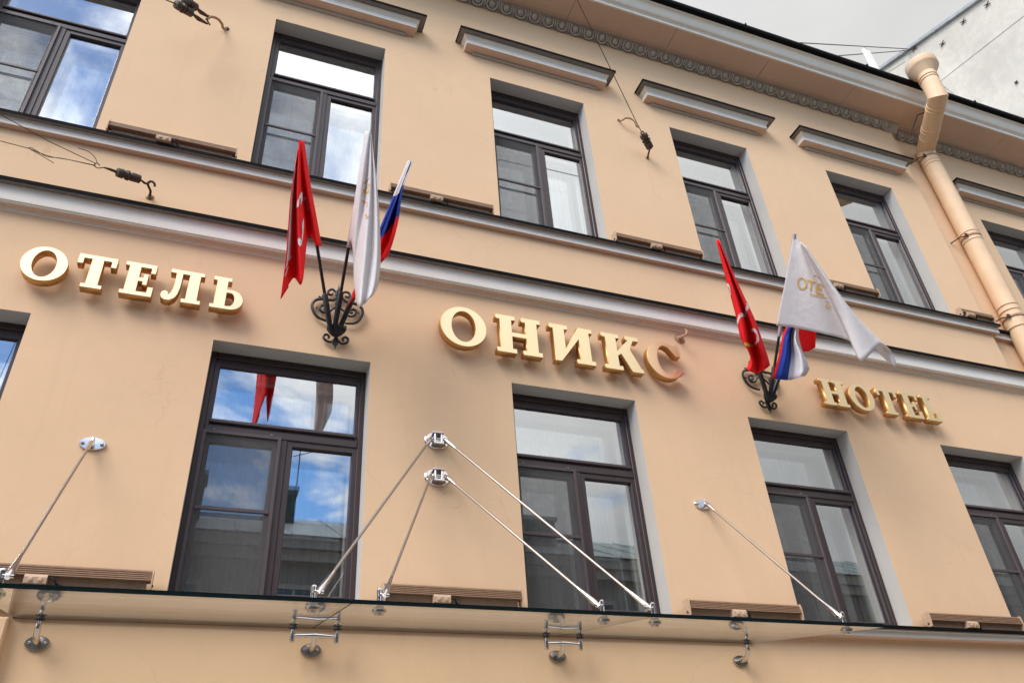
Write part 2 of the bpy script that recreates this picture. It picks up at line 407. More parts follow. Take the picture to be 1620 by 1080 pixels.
def wall_mesh(name, x0, x1, z0, z1, holes, y, mat, thick=.16):
    xs = sorted({x0, x1, *[h[0] for h in holes], *[h[1] for h in holes]}); zs = sorted({z0, z1, *[h[2] for h in holes], *[h[3] for h in holes]})
    # finer columns so that big flat quads stay small
    b = MB(); idx = {}
    def vid(x, z, yy):
        k = (round(x, 4), round(z, 4), round(yy, 4))
        if k not in idx: idx[k] = len(b.v); b.v.append((x, yy, z))
        return idx[k]
    for i in range(len(xs)-1):
        for j in range(len(zs)-1):
            cx_, cz_ = (xs[i]+xs[i+1])/2, (zs[j]+zs[j+1])/2
            if any(h[0] < cx_ < h[1] and h[2] < cz_ < h[3] for h in holes): continue
            b.f.append((vid(xs[i], zs[j], y), vid(xs[i+1], zs[j], y), vid(xs[i+1], zs[j+1], y), vid(xs[i], zs[j+1], y))); b.m.append(0)
    o = b.build(name, mat, hotel)
    return o
wall_mesh('wall', -7, 14.5, 3.05, 6.06, [(a, b, LB, LT) for a, b in LOW], 0, 'wall')
wall_mesh('wall', -7, XS, 6.06, 10.66, [(a, b, UB, UT) for a, b in UPW], 0, 'wall')
wall_mesh('wall', XS-.1, 14.5, 6.06, 10.66, [(*UP5, UB, UT-.03)], REC, 'wall')
MB().box(XS-.03, XS, .0005, REC+.02, 6.06, 10.66).build('wall_return', 'wall', hotel)
MB().add([(-7, 0, 0), (14.5, 0, 0), (14.5, 0, 3.05), (-7, 0, 3.05)], [(0, 1, 2, 3)]).build('ground_floor_wall', 'ground', hotel)
MB().box(-7, 14.5, .4, 9, 0, 3.0).build('building_core', 'room', hotel)
MB().bbox(-2.3, -.963, -.07, .02, 0, 3.058, .01).build('pilaster', 'ground', hotel)

# ---- ledges and string course (profile: distance out of the wall, height)
def ledge(name, prof, fprof, x0, x1, yb=0.0, sub=True):
    prof = [(d-yb, z) for d, z in prof]; fprof = [(d-yb, z) for d, z in fprof]
    o = MB().profile_x(prof, x0, x1).build(name, 'trim', hotel)
    MB().profile_x(fprof, x0-.004, x1+.012).build('flashing', 'flash', o)
    return o
UL = [(-.02, 6.83), (.05, 6.832), (.05, 6.903), (.056, 6.907), (-.02, 6.908)]
ULS = [(-.01, 6.826), (.049, 6.8285), (.049, 6.8315), (-.01, 6.829)]
ULF = [(.05, 6.909), (.092, 6.906), (.095, 6.903), (.097, 6.935), (.09, 6.940), (-.015, 6.985), (-.015, 6.91)]
o = ledge('upper_ledge', UL, ULF, -7, 8.66); MB().profile_x(ULS, -7, 8.655).build('ledge_soffit', 'soffit', o)
MB().profile_x([(.057, 6.9040), (.091, 6.9045), (.091, 6.9062), (.057, 6.9062)], -7, 8.66).build('flashing_underside', 'flash_under', o)
o = ledge('upper_ledge', UL, ULF, 8.672, 14.5, REC); MB().profile_x([(d-REC, z) for d, z in ULS], 8.672, 14.5).build('ledge_soffit', 'soffit', o)
SC = [(-.02, 5.985), (.008, 5.988), (.012, 5.998), (.016, 6.008), (.022, 6.015), (.054, 6.015), (.054, 6.021), (.070, 6.023), (.070, 6.031), (.079, 6.034),
      (.081, 6.05), (.083, 6.10), (.086, 6.15), (.090, 6.168), (.090, 6.171), (-.02, 6.172)]
SCF = [(.090, 6.1735), (.130, 6.174), (.134, 6.170), (.137, 6.206), (.130, 6.212), (-.015, 6.255), (-.015, 6.1745)]
o = ledge('string_course', SC, SCF, -7, 14.5)
MB().profile_x([(.0905, 6.1695), (.130, 6.1700), (.130, 6.1732), (.0905, 6.1732)], -7, 14.5).build('flashing_underside', 'flash_under', o)
MB().profile_x([(.024, 6.0118), (.053, 6.0118), (.053, 6.0145), (.024, 6.0145)], -7, 14.5).build('moulding_soffit', 'soffit', o)
LL = [(-.02, 3.14), (.076, 3.141), (.080, 3.186), (.086, 3.190), (-.02, 3.191)]
LLF = [(.08, 3.192), (.118, 3.1925), (.122, 3.188), (.126, 3.214), (.119, 3.220), (-.015, 3.250), (-.015, 3.193)]
o = ledge('lower_ledge', LL, LLF, -7, 14.5)
MB().profile_x([(-.01, 3.1365), (.077, 3.1375), (.077, 3.1405), (-.01, 3.1395)], -7, 14.5).build('ledge_soffit', 'soffit', o)
MB().profile_x([(.0875, 3.1885), (.117, 3.1890), (.117, 3.1915), (.0875, 3.1915)], -7, 14.5).build('flashing_underside', 'flash_under', o)

# ---- main cornice with egg moulding
EM = [(-.05, 10.500), (.004, 10.504), (.006, 10.514), (.014, 10.518), (.080, 10.588), (.098, 10.600), (.100, 10.622), (.100, 10.65), (-.05, 10.65)]
corn = MB().profile_x(EM, -7, XS+.10).build('main_cornice', 'trim_grey', hotel)
MB().profile_x([(d-REC, z) for d, z in EM], XS+.101, 14.5).build('moulding', 'trim_grey', corn)
sx = [-7, -4.3, -2.45, -1.02, .40, 1.83, 3.25, 4.68, 6.13, 7.58, 9.03, 10.50, 11.95, 14.5]
for a, b in zip(sx[:-1], sx[1:]):
    MB().box(a+.003, b-.003, -.452, .1, 10.6235+random.uniform(-.0006, .0006), 10.66).build('soffit_panel', 'soffit', corn)
MB().profile_x([(.150, 10.6205), (.156, 10.6205), (.156, 10.6235), (.150, 10.6235)], -7, 14.5).build('fillet', 'soffit', corn)
cy_ = [(.448, 10.620), (.468, 10.620), (.468, 10.664), (.478, 10.668), (.478, 10.678)]
for k in range(9):
    t = k/8; cy_.append((.486+.105*t, 10.682+.105*(t-.18*math.sin(2*math.pi*t))))
cy_ += [(.598, 10.789), (.598, 10.795), (.448, 10.795)]
cym = MB().profile_x(cy_, -7, 14.5).build('crown_moulding', 'trim', corn)
gut = MB().profile_x([(.45, 10.797), (.604, 10.797), (.630, 10.805), (.651, 10.818), (.660, 10.842), (.658, 10.876), (.648, 10.889), (.632, 10.891), (.45, 10.94)], -7, 14.5).build('gutter', 'flash', corn)
for k in range(7):
    x = -.5+k*2.05
    MB().box(x, x+.012, -.668, -.47, 10.795, 10.902).build('gutter_joint', 'flash', gut)
MB().add([(-7, -.5, 10.90), (14.5, -.5, 10.90), (14.5, 6, 13.2), (-7, 6, 13.2), (14.5, 6, 9), (-7, 6, 9)], [(0, 1, 2, 3), (3, 2, 4, 5)]).build('roof', 'zinc', hotel)
# one egg: oval boss, U-shaped surround and a dart; normal faces down and out
eg = MB()
tu = Vector((0, -.72, .694)); nrm = Vector((0, -.694, -.72)); tx = Vector((1, 0, 0))
def ev(x, s_, h): return tuple(tx*x+tu*s_+nrm*h)
vs = []; fs = []; nu_, nv_ = 12, 3
for j in range(nv_+1):
    a = j/nv_*math.pi/2
    for i in range(nu_): q = 2*math.pi*i/nu_; vs.append(ev(.045*math.cos(a)*math.cos(q), .050*math.cos(a)*math.sin(q)+.006, .034*math.sin(a)))
for j in range(nv_):
    for i in range(nu_): fs.append((j*nu_+i, j*nu_+(i+1) % nu_, (j+1)*nu_+(i+1) % nu_, (j+1)*nu_+i))
eg.add(vs, fs)
arc = [ev(.068*math.cos(q), .066*math.sin(q)+.006, .012) for q in [math.pi+k*math.pi/7-.5*(1-k/3.5)*.9 for k in range(8)]]
eg.tube([ev(-.066, .055, .008)]+arc+[ev(.066, .055, .008)], [.010]+[.013]*8+[.010], 6)
eg.tube([ev(.0937, .06, .004), ev(.0937, .01, .014), ev(.0937, -.062, .004)], [.009, .013, .003], 6)
egg0 = eg.build('egg', 'trim_grey', corn, True)
EP = .1873; first = True
xs_ = [2.639+EP*k for k in range(-22, 60)]
for x in xs_:
    if x > 13.6: break
    if XS+.01 < x < XS+.17: continue
    c = egg0 if first else egg0.copy()
    if not first: COL.objects.link(c)
    first = False
    c.location = (x, -.056+(REC if x > XS else 0), 10.544); c.rotation_euler = (0, 0, random.uniform(-.03, .03))

# ---- window pediments
PDP = [(-.0, 9.527), (.120, 9.527), (.120, 9.592), (.126, 9.594), (.126, 9.604), (.132, 9.606), (.132, 9.616), (.139, 9.618), (.141, 9.628), (.150, 9.634), (.152, 9.646), (0, 9.647)]
PDF = [(0, 9.6485), (.208, 9.6485), (.214, 9.646), (.216, 9.674), (.208, 9.681), (0, 9.715)]
for i, (a, b) in enumerate(UPW+[UP5]):
    yb = REC if i == 5 else 0.0
    c = (a+b)/2+(0.02 if i == 3 else 0); dz = -.015 if i == 5 else 0
    x0, x1 = c-.885, c+.885
    o = MB().returned([(d, z+dz) for d, z in PDP], x0, x1, .12, yb=yb).build('window_pediment', 'trim', hotel)
    MB().returned([(d, z+dz) for d, z in PDF], x0, x1, .12, yb=yb).build('flashing', 'flash', o)
    MB().returned([(.154, 9.6445+dz), (.207, 9.6450+dz), (.207, 9.6480+dz), (.154, 9.6480+dz)], x0, x1, .12, yb=yb).build('flashing_underside', 'flash_under', o)
    MB().box(x0+.004, x1-.004, yb-.1185, yb, 9.5235+dz, 9.5268+dz).build('pediment_soffit', 'soffit', o)
    MB().bbox(x0+.10, x1-.10, yb-.030, yb+.01, 9.488+dz, 9.5233+dz, .006).build('fillet', 'trim_grey', o)

# ---- windows
def make_window(x0, x1, zt, zb, ztr, yb, lower, seed):
    """ztr: underside of the fanlight glass. all parts placed from the opening's left edge"""
    rnd = random.Random(seed); W = x1-x0; k = W/1.173
    F = yb+.155
    fr = MB()
    fr.bbox(x0, x0+.040, F, F+.08, zb, zt, .005); fr.bbox(x1-.040, x1, F, F+.08, zb, zt, .005)
    fr.bbox(x0+.0405, x1-.0405, F+.001, F+.08, zt-.052, zt-.0005, .005)
    fr.bbox(x0+.0405, x1-.0405, F-.003, F+.08, ztr-.112, ztr-.056, .005)
    mx0, mx1 = x0+.570*k, x0+.622*k
    fr.bbox(mx0, mx1, F-.001, F+.08, zb, ztr-.1125, .005)
    fr.bbox(x0+.0405, mx0-.0005, F+.001, F+.08, zb, zb+.075, .005); fr.bbox(mx1+.0005, x1-.0405, F+.001, F+.08, zb, zb+.075, .005)
    win = fr.build('window', 'frame', hotel)
    # outer reveal of painted plaster
    rv = MB()
    rv.add([(x0, yb, zb), (x0, F+.08, zb), (x0, F+.08, zt), (x0, yb, zt)], [(0, 1, 2, 3)]); rv.add([(x1, yb, zb), (x1, F+.08, zb), (x1, F+.08, zt), (x1, yb, zt)], [(0, 1, 2, 3)])
    rv.add([(x0, yb, zt), (x1, yb, zt), (x1, F+.08, zt), (x0, F+.08, zt)], [(0, 1, 2, 3)])
    rv.add([(x0, yb, zb), (x1, yb, zb), (x1, F+.08, zb), (x0, F+.08, zb)], [(0, 1, 2, 3)])
    rv.build('reveal', 'reveal', win)
    # fanlight sash with a lighter weather bar
    gx0, gx1, gz0, gz1 = x0+.078, x1-.070, ztr, zt-.122
    MB().ring(x0+.041, x1-.041, ztr-.055, zt-.053, gx0, gx1, gz0, gz1, F+.012, F+.07).build('fanlight_sash', 'frame', win)
    MB().bbox(gx0-.012, gx1+.012, F-.012, F+.010, gz0-.030, gz0-.004, .005).build('weather_bar', 'screenframe', win)
    # opening sashes
    lz0, lz1 = zb+.0755, ztr-.113
    ax0, ax1 = x0+.041, mx0-.001; bx0, bx1 = mx1+.001, x1-.041
    agx0, agx1, bgx0, bgx1 = ax0+.052, ax1-.050, bx0+.043, bx1-.036
    gz_a, gz_b, gz_t = lz0+.035, lz0+.035, lz1-.045
    MB().ring(ax0, ax1, lz0, lz1, agx0, agx1, gz_a, gz_t-.02, F+.020, F+.075).build('sash', 'frame', win)
    MB().ring(bx0, bx1, lz0, lz1, bgx0, bgx1, gz_b, gz_t, F+.008, F+.07).build('sash', 'frame', win)
    def pane(a, b, c, d, y, mat='glass', nm='pane'):
        q = MB().add([(a, y, c), (b, y, c), (b, y, d), (a, y, d)], [(0, 1, 2, 3)])
        oo = q.build(nm, mat, win); return oo
    tl = [rnd.uniform(-.004, .004) for _ in range(6)]
    pane(gx0-.003, gx1+.003, gz0-.003, gz1+.003, F+.035+tl[0])
    pane(agx0-.003, agx1+.003, gz_a-.003, gz_t-.017, F+.045)
    pane(bgx0-.003, bgx1+.003, gz_b-.003, gz_t+.003, F+.035+tl[1])
    # insect screen in front of the left sash
    sx0, sx1, sz0, sz1 = x0+.036, mx0+.004, zb+.05, ztr-.100
    zb_ = zb+.655 if lower else zb+.79
    sc = MB().ring(sx0, sx1, sz0, sz1, sx0+.026, sx1-.024, sz0+.026, sz1-.026, F-.020, F-.0045, .004)
    sc.bbox(sx0+.0265, sx1-.0245, F-.019, F-.006, zb_-.014, zb_+.014, .004)
    sc.build('insect_screen_frame', 'screenframe', win)
    pane(sx0+.025, sx1-.023, sz0+.025, sz1-.025, F-.008, 'mesh', 'insect_mesh')
    for hx in (sx0+.07, sx1-.07):
        MB().box(hx-.008, hx+.008, F-.024, F-.0045, sz1-.002, sz1+.010).build('screen_clip', 'flash_under', win)
    # inner reveal, inner casement and its panes
    IR = F+.081
    ir = MB()
    for (p, q) in (((x0+.012, zb+.03), (x0+.012, zt-.012)), ((x1-.012, zb+.03), (x1-.012, zt-.012)), ((x0+.012, zt-.012), (x1-.012, zt-.012)), ((x0+.012, zb+.03), (x1-.012, zb+.03))):
        ir.add([(p[0], IR, p[1]), (q[0], IR, q[1]), (q[0], IR+.26, q[1]), (p[0], IR+.26, p[1])], [(0, 1, 2, 3)])
    ir.build('inner_reveal', 'inner', win)
    G = IR+.10
    fi = MB().ring(x0+.014, x1-.014, ztr-.030, zt-.014, x0+.075, x1-.075, ztr+.025, zt-.135, G-.02, G+.03)
    fi.ring(x0+.014, mx0+.030, zb+.034, ztr-.031, x0+.075, mx0-.028, zb+.095, ztr-.11, G-.02, G+.03)
    fi.ring(mx0+.0305, x1-.014, zb+.034, ztr-.031, mx0+.09, x1-.075, zb+.095, ztr-.11, G-.02, G+.03)
    fi.build('inner_casement', 'inner', win)
    pane(x0+.072, x1-.072, ztr+.022, zt-.132, G+.005, 'glass2', 'inner_pane')
    pane(x0+.072, mx0-.025, zb+.092, ztr-.107, G+.006, 'glass2', 'inner_pane')
    pane(mx0+.087, x1-.072, zb+.092, ztr-.107, G+.004, 'glass2', 'inner_pane')
    # pleated curtain
    cv = []; cf = []; n = 90; cx0, cx1 = x0-.10, x1+.10; ph = rnd.uniform(0, 6)
    for i in range(n+1):
        t = i/n; x = cx0+(cx1-cx0)*t
        y = IR+.40+.030*math.sin(t*52+ph)+.022*math.sin(t*23+ph*2)+.01*math.sin(t*97)
        cv += [(x, y, zb-.05), (x+.006*math.sin(t*40), y*.4+(IR+.40)*.6, zt+.15)]
    for i in range(n): cf.append((2*i, 2*i+2, 2*i+3, 2*i+1))
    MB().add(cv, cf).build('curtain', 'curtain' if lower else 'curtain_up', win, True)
    # the dim room behind
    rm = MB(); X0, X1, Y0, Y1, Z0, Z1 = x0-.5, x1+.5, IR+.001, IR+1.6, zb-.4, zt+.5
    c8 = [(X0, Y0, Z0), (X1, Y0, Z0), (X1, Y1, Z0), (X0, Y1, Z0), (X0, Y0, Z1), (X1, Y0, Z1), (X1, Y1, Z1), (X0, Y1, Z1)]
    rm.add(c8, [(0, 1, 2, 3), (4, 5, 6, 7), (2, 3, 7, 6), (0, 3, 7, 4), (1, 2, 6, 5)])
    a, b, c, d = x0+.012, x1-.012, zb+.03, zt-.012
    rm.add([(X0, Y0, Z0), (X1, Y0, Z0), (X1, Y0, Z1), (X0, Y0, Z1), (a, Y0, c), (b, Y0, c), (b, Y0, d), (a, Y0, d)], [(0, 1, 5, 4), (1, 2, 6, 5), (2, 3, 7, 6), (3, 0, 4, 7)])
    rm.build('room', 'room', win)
    return win
for i, (a, b) in enumerate(LOW): make_window(a, b, LT, LB, 4.553, 0, True, i)
for i, (a, b) in enumerate(UPW): make_window(a, b, UT, UB, 8.502, 0, False, 20+i)
make_window(*UP5, UT-.03, UB, 8.472, REC, False, 30)

# ================================================================== LETTERS
def ell(cx, cz, rx, rz, n=48, a0=0, a1=2*math.pi):
    return [(cx+rx*math.cos(a0+(a1-a0)*k/n), cz+rz*math.sin(a0+(a1-a0)*k/n)) for k in range(n if abs(a1-a0) > 6.28 else n+1)]
def letter_shape(ch, w, h):
    """closed outlines (outer, holes) in a box w x h, slab serif lettering"""
    st = .27*h; sf = .12*h; th = .125*h       # stem, serif, thin bar
    if ch == 'O':
        return [ell(w/2, h/2, w/2, h/2+.02*h), ell(w/2, h/2, w/2-.27*h*.92, h/2-.10*h)]
    if ch == 'T':
        c = w/2; fw_ = .235*h
        return [[(c-fw_, 0), (c+fw_, 0), (c+fw_, sf*.9), (c+st/2, sf), (c+st/2, h-th), (w-.13*h, h-th), (w-.13*h, h-.30*h), (w, h-.30*h), (w, h),
                 (0, h), (0, h-.30*h), (.13*h, h-.30*h), (.13*h, h-th), (c-st/2, h-th), (c-st/2, sf), (c-fw_, sf*.9)]]
    if ch == 'E':
        s0 = .09*h
        return [[(0, 0), (w, 0), (w, .30*h), (w-.13*h, .30*h), (w-.13*h, th), (s0+st, th), (s0+st, .44*h), (w-.27*h, .44*h), (w-.27*h, .34*h), (w-.16*h, .34*h),
                 (w-.16*h, .67*h), (w-.27*h, .67*h), (w-.27*h, .56*h), (s0+st, .56*h), (s0+st, h-th), (w-.13*h, h-th), (w-.13*h, .72*h), (w-.01*h, .72*h), (w-.01*h, h),
                 (0, h), (0, h-sf), (s0, h-sf), (s0, sf), (0, sf)]]
    if ch == 'Л':
        r0 = w-.455*h; s1 = w-.09*h-st
        return [[(r0, 0), (w, 0), (w, sf), (w-.09*h, sf), (w-.09*h, h-sf), (w, h-sf), (w, h), (.10*h, h), (.10*h, h-sf), (.235*h, h-sf),
                 (.24*h, .60*h), (.225*h, .38*h), (.19*h, .24*h), (.155*h, .185*h), (.135*h, .20*h), (.14*h, .25*h), (.06*h, .30*h), (-.01*h, .25*h), (-.03*h, .15*h),
                 (.0, .05*h), (.09*h, .0), (.20*h, .01*h), (.30*h, .09*h), (.355*h, .22*h), (.385*h, .42*h), (.395*h, .62*h), (.395*h, h-th), (s1, h-th), (s1, sf), (r0, sf)]]
    if ch == 'Ь':
        s0 = .09*h; rx = (w-s0-st)
        outer = [(0, 0), (s0+st+.02*h, 0)]+ell(w-.31*h, .315*h, .31*h, .315*h, 20, -math.pi/2, math.pi/2)+[(s0+st, .63*h), (s0+st, h-sf), (s0+st+.09*h, h-sf), (s0+st+.09*h, h), (0, h), (0, h-sf), (s0, h-sf), (s0, sf), (0, sf)]
        hole = [(s0+st, .11*h)]+ell(w-.31*h-.02*h, .315*h, .115*h, .205*h, 14, -math.pi/2, math.pi/2)+[(s0+st, .52*h)]
        return [outer, hole]
    if ch in 'НH':
        q = .46*h if w > .99*h else .455*h
        l0, l1 = .09*h, q-.09*h; r0, r1 = w-q+.09*h, w-.09*h
        return [[(0, 0), (q, 0), (q, sf), (l1, sf), (l1, .44*h), (r0, .44*h), (r0, sf), (w-q, sf), (w-q, 0), (w, 0), (w, sf), (r1, sf), (r1, h-sf), (w, h-sf), (w, h),
                 (w-q, h), (w-q, h-sf), (r0, h-sf), (r0, .56*h), (l1, .56*h), (l1, h-sf), (q, h-sf), (q, h), (0, h), (0, h-sf), (l0, h-sf), (l0, sf), (0, sf)]]
    if ch == 'И':
        q = .46*h; l0, l1 = .09*h, q-.09*h; r0, r1 = w-q+.09*h, w-.09*h
        return [[(l0-.02*h, 0), (l0+.15*h, 0), (r0, .66*h), (r0, sf), (w-q, sf), (w-q, 0), (w, 0), (w, sf), (r1, sf), (r1, h-sf), (w, h-sf), (w, h), (w-.37*h, h), (w-.37*h, h-.04*h),
                 (l1, .37*h), (l1, h-sf), (q, h-sf), (q, h), (0, h), (0, h-sf), (l0, h-sf), (l0, .05*h)]]
    if ch in 'КK':
        q = .46*h; l0, l1 = .09*h, q-.09*h
        return [[(0, 0), (q, 0), (q, sf), (l1, sf), (l1, .40*h), (l1+.09*h, .46*h), (w-.30*h, .0), (w, .0), (w, sf*.8), (w-.05*h, sf), (l1+.34*h, .63*h),
                 (w-.16*h, h-sf), (w-.01*h, h-sf), (w-.01*h, h), (w-.36*h, h), (w-.36*h, h-sf), (w-.30*h, h-sf), (l1, .54*h), (l1, h-sf), (q, h-sf), (q, h), (0, h), (0, h-sf), (l0, h-sf), (l0, sf), (0, sf)]]
    if ch == 'С':
        o_ = ell(w*.52, h/2, w*.52, h/2+.02*h, 40, R(52), R(318))
        i_ = ell(w*.54, h/2, w*.52-.27*h*.95, h/2-.10*h, 36, R(322), R(50))
        return [[(w*.97, .80*h), (w*.97, .66*h), (w*.84, .66*h)][::-1][0:0]+[(w*.84, .64*h), (w*.97, .64*h), (w*.97, .98*h), (w*.88, .98*h), (w*.86, .93*h)]+o_+[(w*1.0, .20*h), (w*.94, .26*h)]+i_]
    if ch == 'L':
        s0 = .09*h
        return [[(0, 0), (w, 0), (w, .36*h), (w-.12*h, .36*h), (w-.13*h, th), (s0+st*.9, th), (s0+st*.9, h-sf), (s0+st+.09*h, h-sf), (s0+st+.09*h, h), (0, h), (0, h-sf), (s0, h-sf), (s0, sf), (0, sf)]]
YF, YB_ = -.110, -.042
def make_letter(ch, x0, x1, z0, z1, label, group):
    w_, h = x1-x0, z1-z0
    cu = bpy.data.curves.new('outline', 'CURVE'); cu.dimensions = '2D'; cu.fill_mode = 'BOTH'; cu.extrude = (YB_-YF)/2; cu.bevel_depth = .0022; cu.bevel_resolution = 0; cu.offset = -.0022
    for pl in letter_shape(ch, w_, h):
        sp = cu.splines.new('POLY'); sp.points.add(len(pl)-1)
        for p, (a, b) in zip(sp.points, pl): p.co = (a, b, 0, 1)
        sp.use_cyclic_u = True
    tmp = bpy.data.objects.new('tmp', cu); COL.objects.link(tmp)
    bpy.context.view_layer.update()
    me = bpy.data.meshes.new_from_object(tmp.evaluated_get(bpy.context.evaluated_depsgraph_get()))
    COL.objects.unlink(tmp); bpy.data.objects.remove(tmp)
    me.name = 'sign_letter'; me.materials.clear(); me.materials.append(MAT['gold']); me.materials.append(MAT['gold_side'])
    # curve plane (x, y) -> wall plane (x, z); front faces -y
    for v in me.vertices:
        x, y, z = v.co; v.co = (x+x0, (YF+YB_)/2-z, y+z0)
    import bmesh
    bm = bmesh.new(); bm.from_mesh(me); bmesh.ops.remove_doubles(bm, verts=bm.verts, dist=1e-5); bmesh.ops.recalc_face_normals(bm, faces=bm.faces); bm.to_mesh(me); bm.free()
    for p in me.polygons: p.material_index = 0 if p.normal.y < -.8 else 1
    o = bpy.data.objects.new('sign_letter', me); COL.objects.link(o)
    tag(o, label, 'letter', group)
    for q in STUD.get(ch, ((.2, .5), (.8, .5))):
        MB().tube([(x0+w_*q[0], YB_-.01, z0+h*q[1]), (x0+w_*q[0], .01, z0+h*q[1])], .006, 8).build('stud', 'chrome_dull', o)
    return o
STUD = {'O': ((.13, .5), (.87, .5)), 'T': ((.5, .15), (.5, .85)), 'E': ((.3, .15), (.3, .85)), 'L': ((.25, .2), (.25, .8)), 'Ь': ((.25, .15), (.25, .85)), 'С': ((.12, .5), (.5, .96)), 'Л': ((.78, .2), (.78, .8)), 'И': ((.2, .8), (.8, .2))}
G1, G2, G3 = 'gold letters of the left word', 'gold letters of the large middle word', 'gold letters of the right word'
for ch, a, b, nm in (('O', -1.524, -1.228, 'gold round letter О opening the leftmost sign word'), ('T', -1.180, -.922, 'gold letter Т in the leftmost sign word, after the round letter'),
                     ('E', -.868, -.652, 'gold letter Е in the middle of the leftmost sign word'), ('Л', -.588, -.318, 'gold letter Л next to last in the leftmost sign word'),
                     ('Ь', -.254, -.022, 'gold letter Ь ending the leftmost sign word')):
    make_letter(ch, a, b, 5.333, 5.630, nm, G1)
for ch, a, b, nm in (('O', 1.536, 1.941, 'large gold letter О opening the middle sign word'), ('Н', 2.030, 2.446, 'large gold letter Н second in the middle sign word'),
                     ('И', 2.530, 2.952, 'large gold letter И third in the middle sign word'), ('К', 3.044, 3.428, 'large gold letter К fourth in the middle sign word'),
                     ('С', 3.493, 3.862, 'large gold letter С ending the middle sign word below the round hook')):
    make_letter(ch, a, b, 5.345, 5.735, nm, G2)
for ch, a, b, nm in (('H', 5.442, 5.744, 'gold letter H opening the rightmost sign word'), ('O', 5.786, 6.095, 'gold round letter O in the rightmost sign word'),
                     ('T', 6.158, 6.418, 'gold letter T in the middle of the rightmost sign word'), ('E', 6.475, 6.702, 'gold letter E next to last in the rightmost sign word'),
                     ('L', 6.752, 6.940, 'gold letter L ending the rightmost sign word')):
    make_letter(ch, a, b, 5.328, 5.632, nm, G3)

# ================================================================== WROUGHT IRON FLAG BRACKETS
def zpx(a, b, y=-.03, o=(430, 340), k=4.909): return bp(o[0]+a/k, o[1]+b/k, y)
def iron_bracket():
    e = empty('flag_bracket', tuple(zpx(500, 880, 0)))
    def scroll(pts, r_=.0105, nm='scroll', y=-.03, taper=True):
        P = cat_rom([zpx(a, b, y) for a, b in pts], 7); n = len(P)
        rad = [r_*(1 if not taper else (.75+.25*math.sin(math.pi*i/(n-1)))) for i in range(n)]
        return MB().tube(P, rad, 7).build(nm, 'iron', e, True)
    scroll([(455, 828), (400, 815), (350, 787), (320, 740), (316, 690), (350, 657), (420, 655), (470, 662), (505, 642), (520, 612)], .0125)
    scroll([(570, 842), (640, 840), (685, 810), (706, 760), (690, 715), (640, 688), (585, 678), (555, 655), (530, 615)], .0125)
    scroll([(520, 718), (475, 728), (445, 752), (405, 758), (376, 738), (378, 710), (405, 700), (428, 714), (422, 734), (402, 732)])
    scroll([(520, 718), (560, 745), (600, 785), (640, 780), (656, 752), (636, 736), (612, 744), (612, 762), (630, 762)])
    scroll([(515, 650), (498, 602), (470, 578), (442, 590), (440, 614), (464, 620), (476, 605)])
    scroll([(520, 650), (548, 608), (585, 600), (606, 622), (592, 640), (570, 630)])
    scroll([(362, 632), (392, 645), (420, 655)], .0085, 'scroll_tip')
    scroll([(492, 955), (455, 985), (412, 968), (402, 940), (425, 928), (447, 944), (436, 957)])
    scroll([(502, 957), (540, 998), (580, 992), (592, 965), (570, 948), (549, 965), (560, 978)])
    scroll([(520, 610), (512, 720), (505, 850)], .010, 'stem', taper=False)
    # leaf finials: flattened spears with side lobes
    def leaf(pts, wid, nm):
        a = Vector(zpx(*pts[0], -.035)); b = Vector(zpx(*pts[1], -.035)); d = (b-a); side = Vector((d.z, 0, -d.x)).normalized(); nrm_ = Vector((0, -1, 0))
        m_ = MB()
        for t0, t1, w0 in ((0, 1, 1.0), (.0, .72, 1.5), (.0, .45, 1.9)):
            P = []; n = 8
            for i in range(n+1):
                t = i/n; P.append((a+d*(t0+(t1-t0)*t), wid*w0*math.sin(math.pi*min(1, t*.95+.06))**1.3*(1 if t1 == 1 else .55)))
            for sgn in ((-1, 1) if t1 < 1 else (0,)):
                ctr = [p+side*(sgn*wid*w0*.55*math.sin(math.pi*(i/n))) for i, (p, _) in enumerate(P)]
                m_.tube(ctr, [max(.002, q*.5) for _, q in P], 6)
        return m_.build(nm, 'iron', e, True)
    leaf(((520, 645), (521, 537)), .020, 'leaf_finial'); leaf(((493, 965), (491, 1046)), .020, 'leaf_finial')
    # acanthus cup that holds the sockets
    m_ = MB(); c = Vector(zpx(503, 880, -.07))
    for k in range(9):
        q = (k-4)/4; tip = Vector(zpx(503+q*72, 848-10*math.cos(q*1.5)+abs(q)*16, -.10)); root = Vector(zpx(497+q*18, 940, -.05)); mid = (tip+root)/2+Vector((q*.012, -.035*math.cos(q), 0))
        P = cat_rom([root, mid, tip], 5); m_.tube(P, [.006+.013*math.sin(math.pi*min(.93, i/(len(P)-1)+.05)) for i in range(len(P))], 6)
    m_.lathe(Vector(zpx(497, 950, -.04)), (0, -.25, 1), [(0, .012), (.02, .03), (.04, .024), (.07, .034), (.11, .036)], 12)
    m_.tube([zpx(497, 950, -.045), zpx(497, 950, .01)], .014, 8)
    m_.build('acanthus_cup', 'iron', e, True)
    for pq in ((350, 720), (672, 760), (497, 690)):
        MB().tube([zpx(*pq, -.028), zpx(*pq, .01)], .007, 7).build('wall_stud', 'iron', e)
    return e
br1 = iron_bracket()
tag(br1, 'black wrought iron flag bracket with scrolls between the left and middle sign words', 'bracket', 'wrought iron flag brackets')
br2 = copy_tree(br1); br2.location.x += 4.095
tag(br2, 'black wrought iron flag bracket with scrolls between the middle and right sign words', 'bracket', 'wrought iron flag brackets')

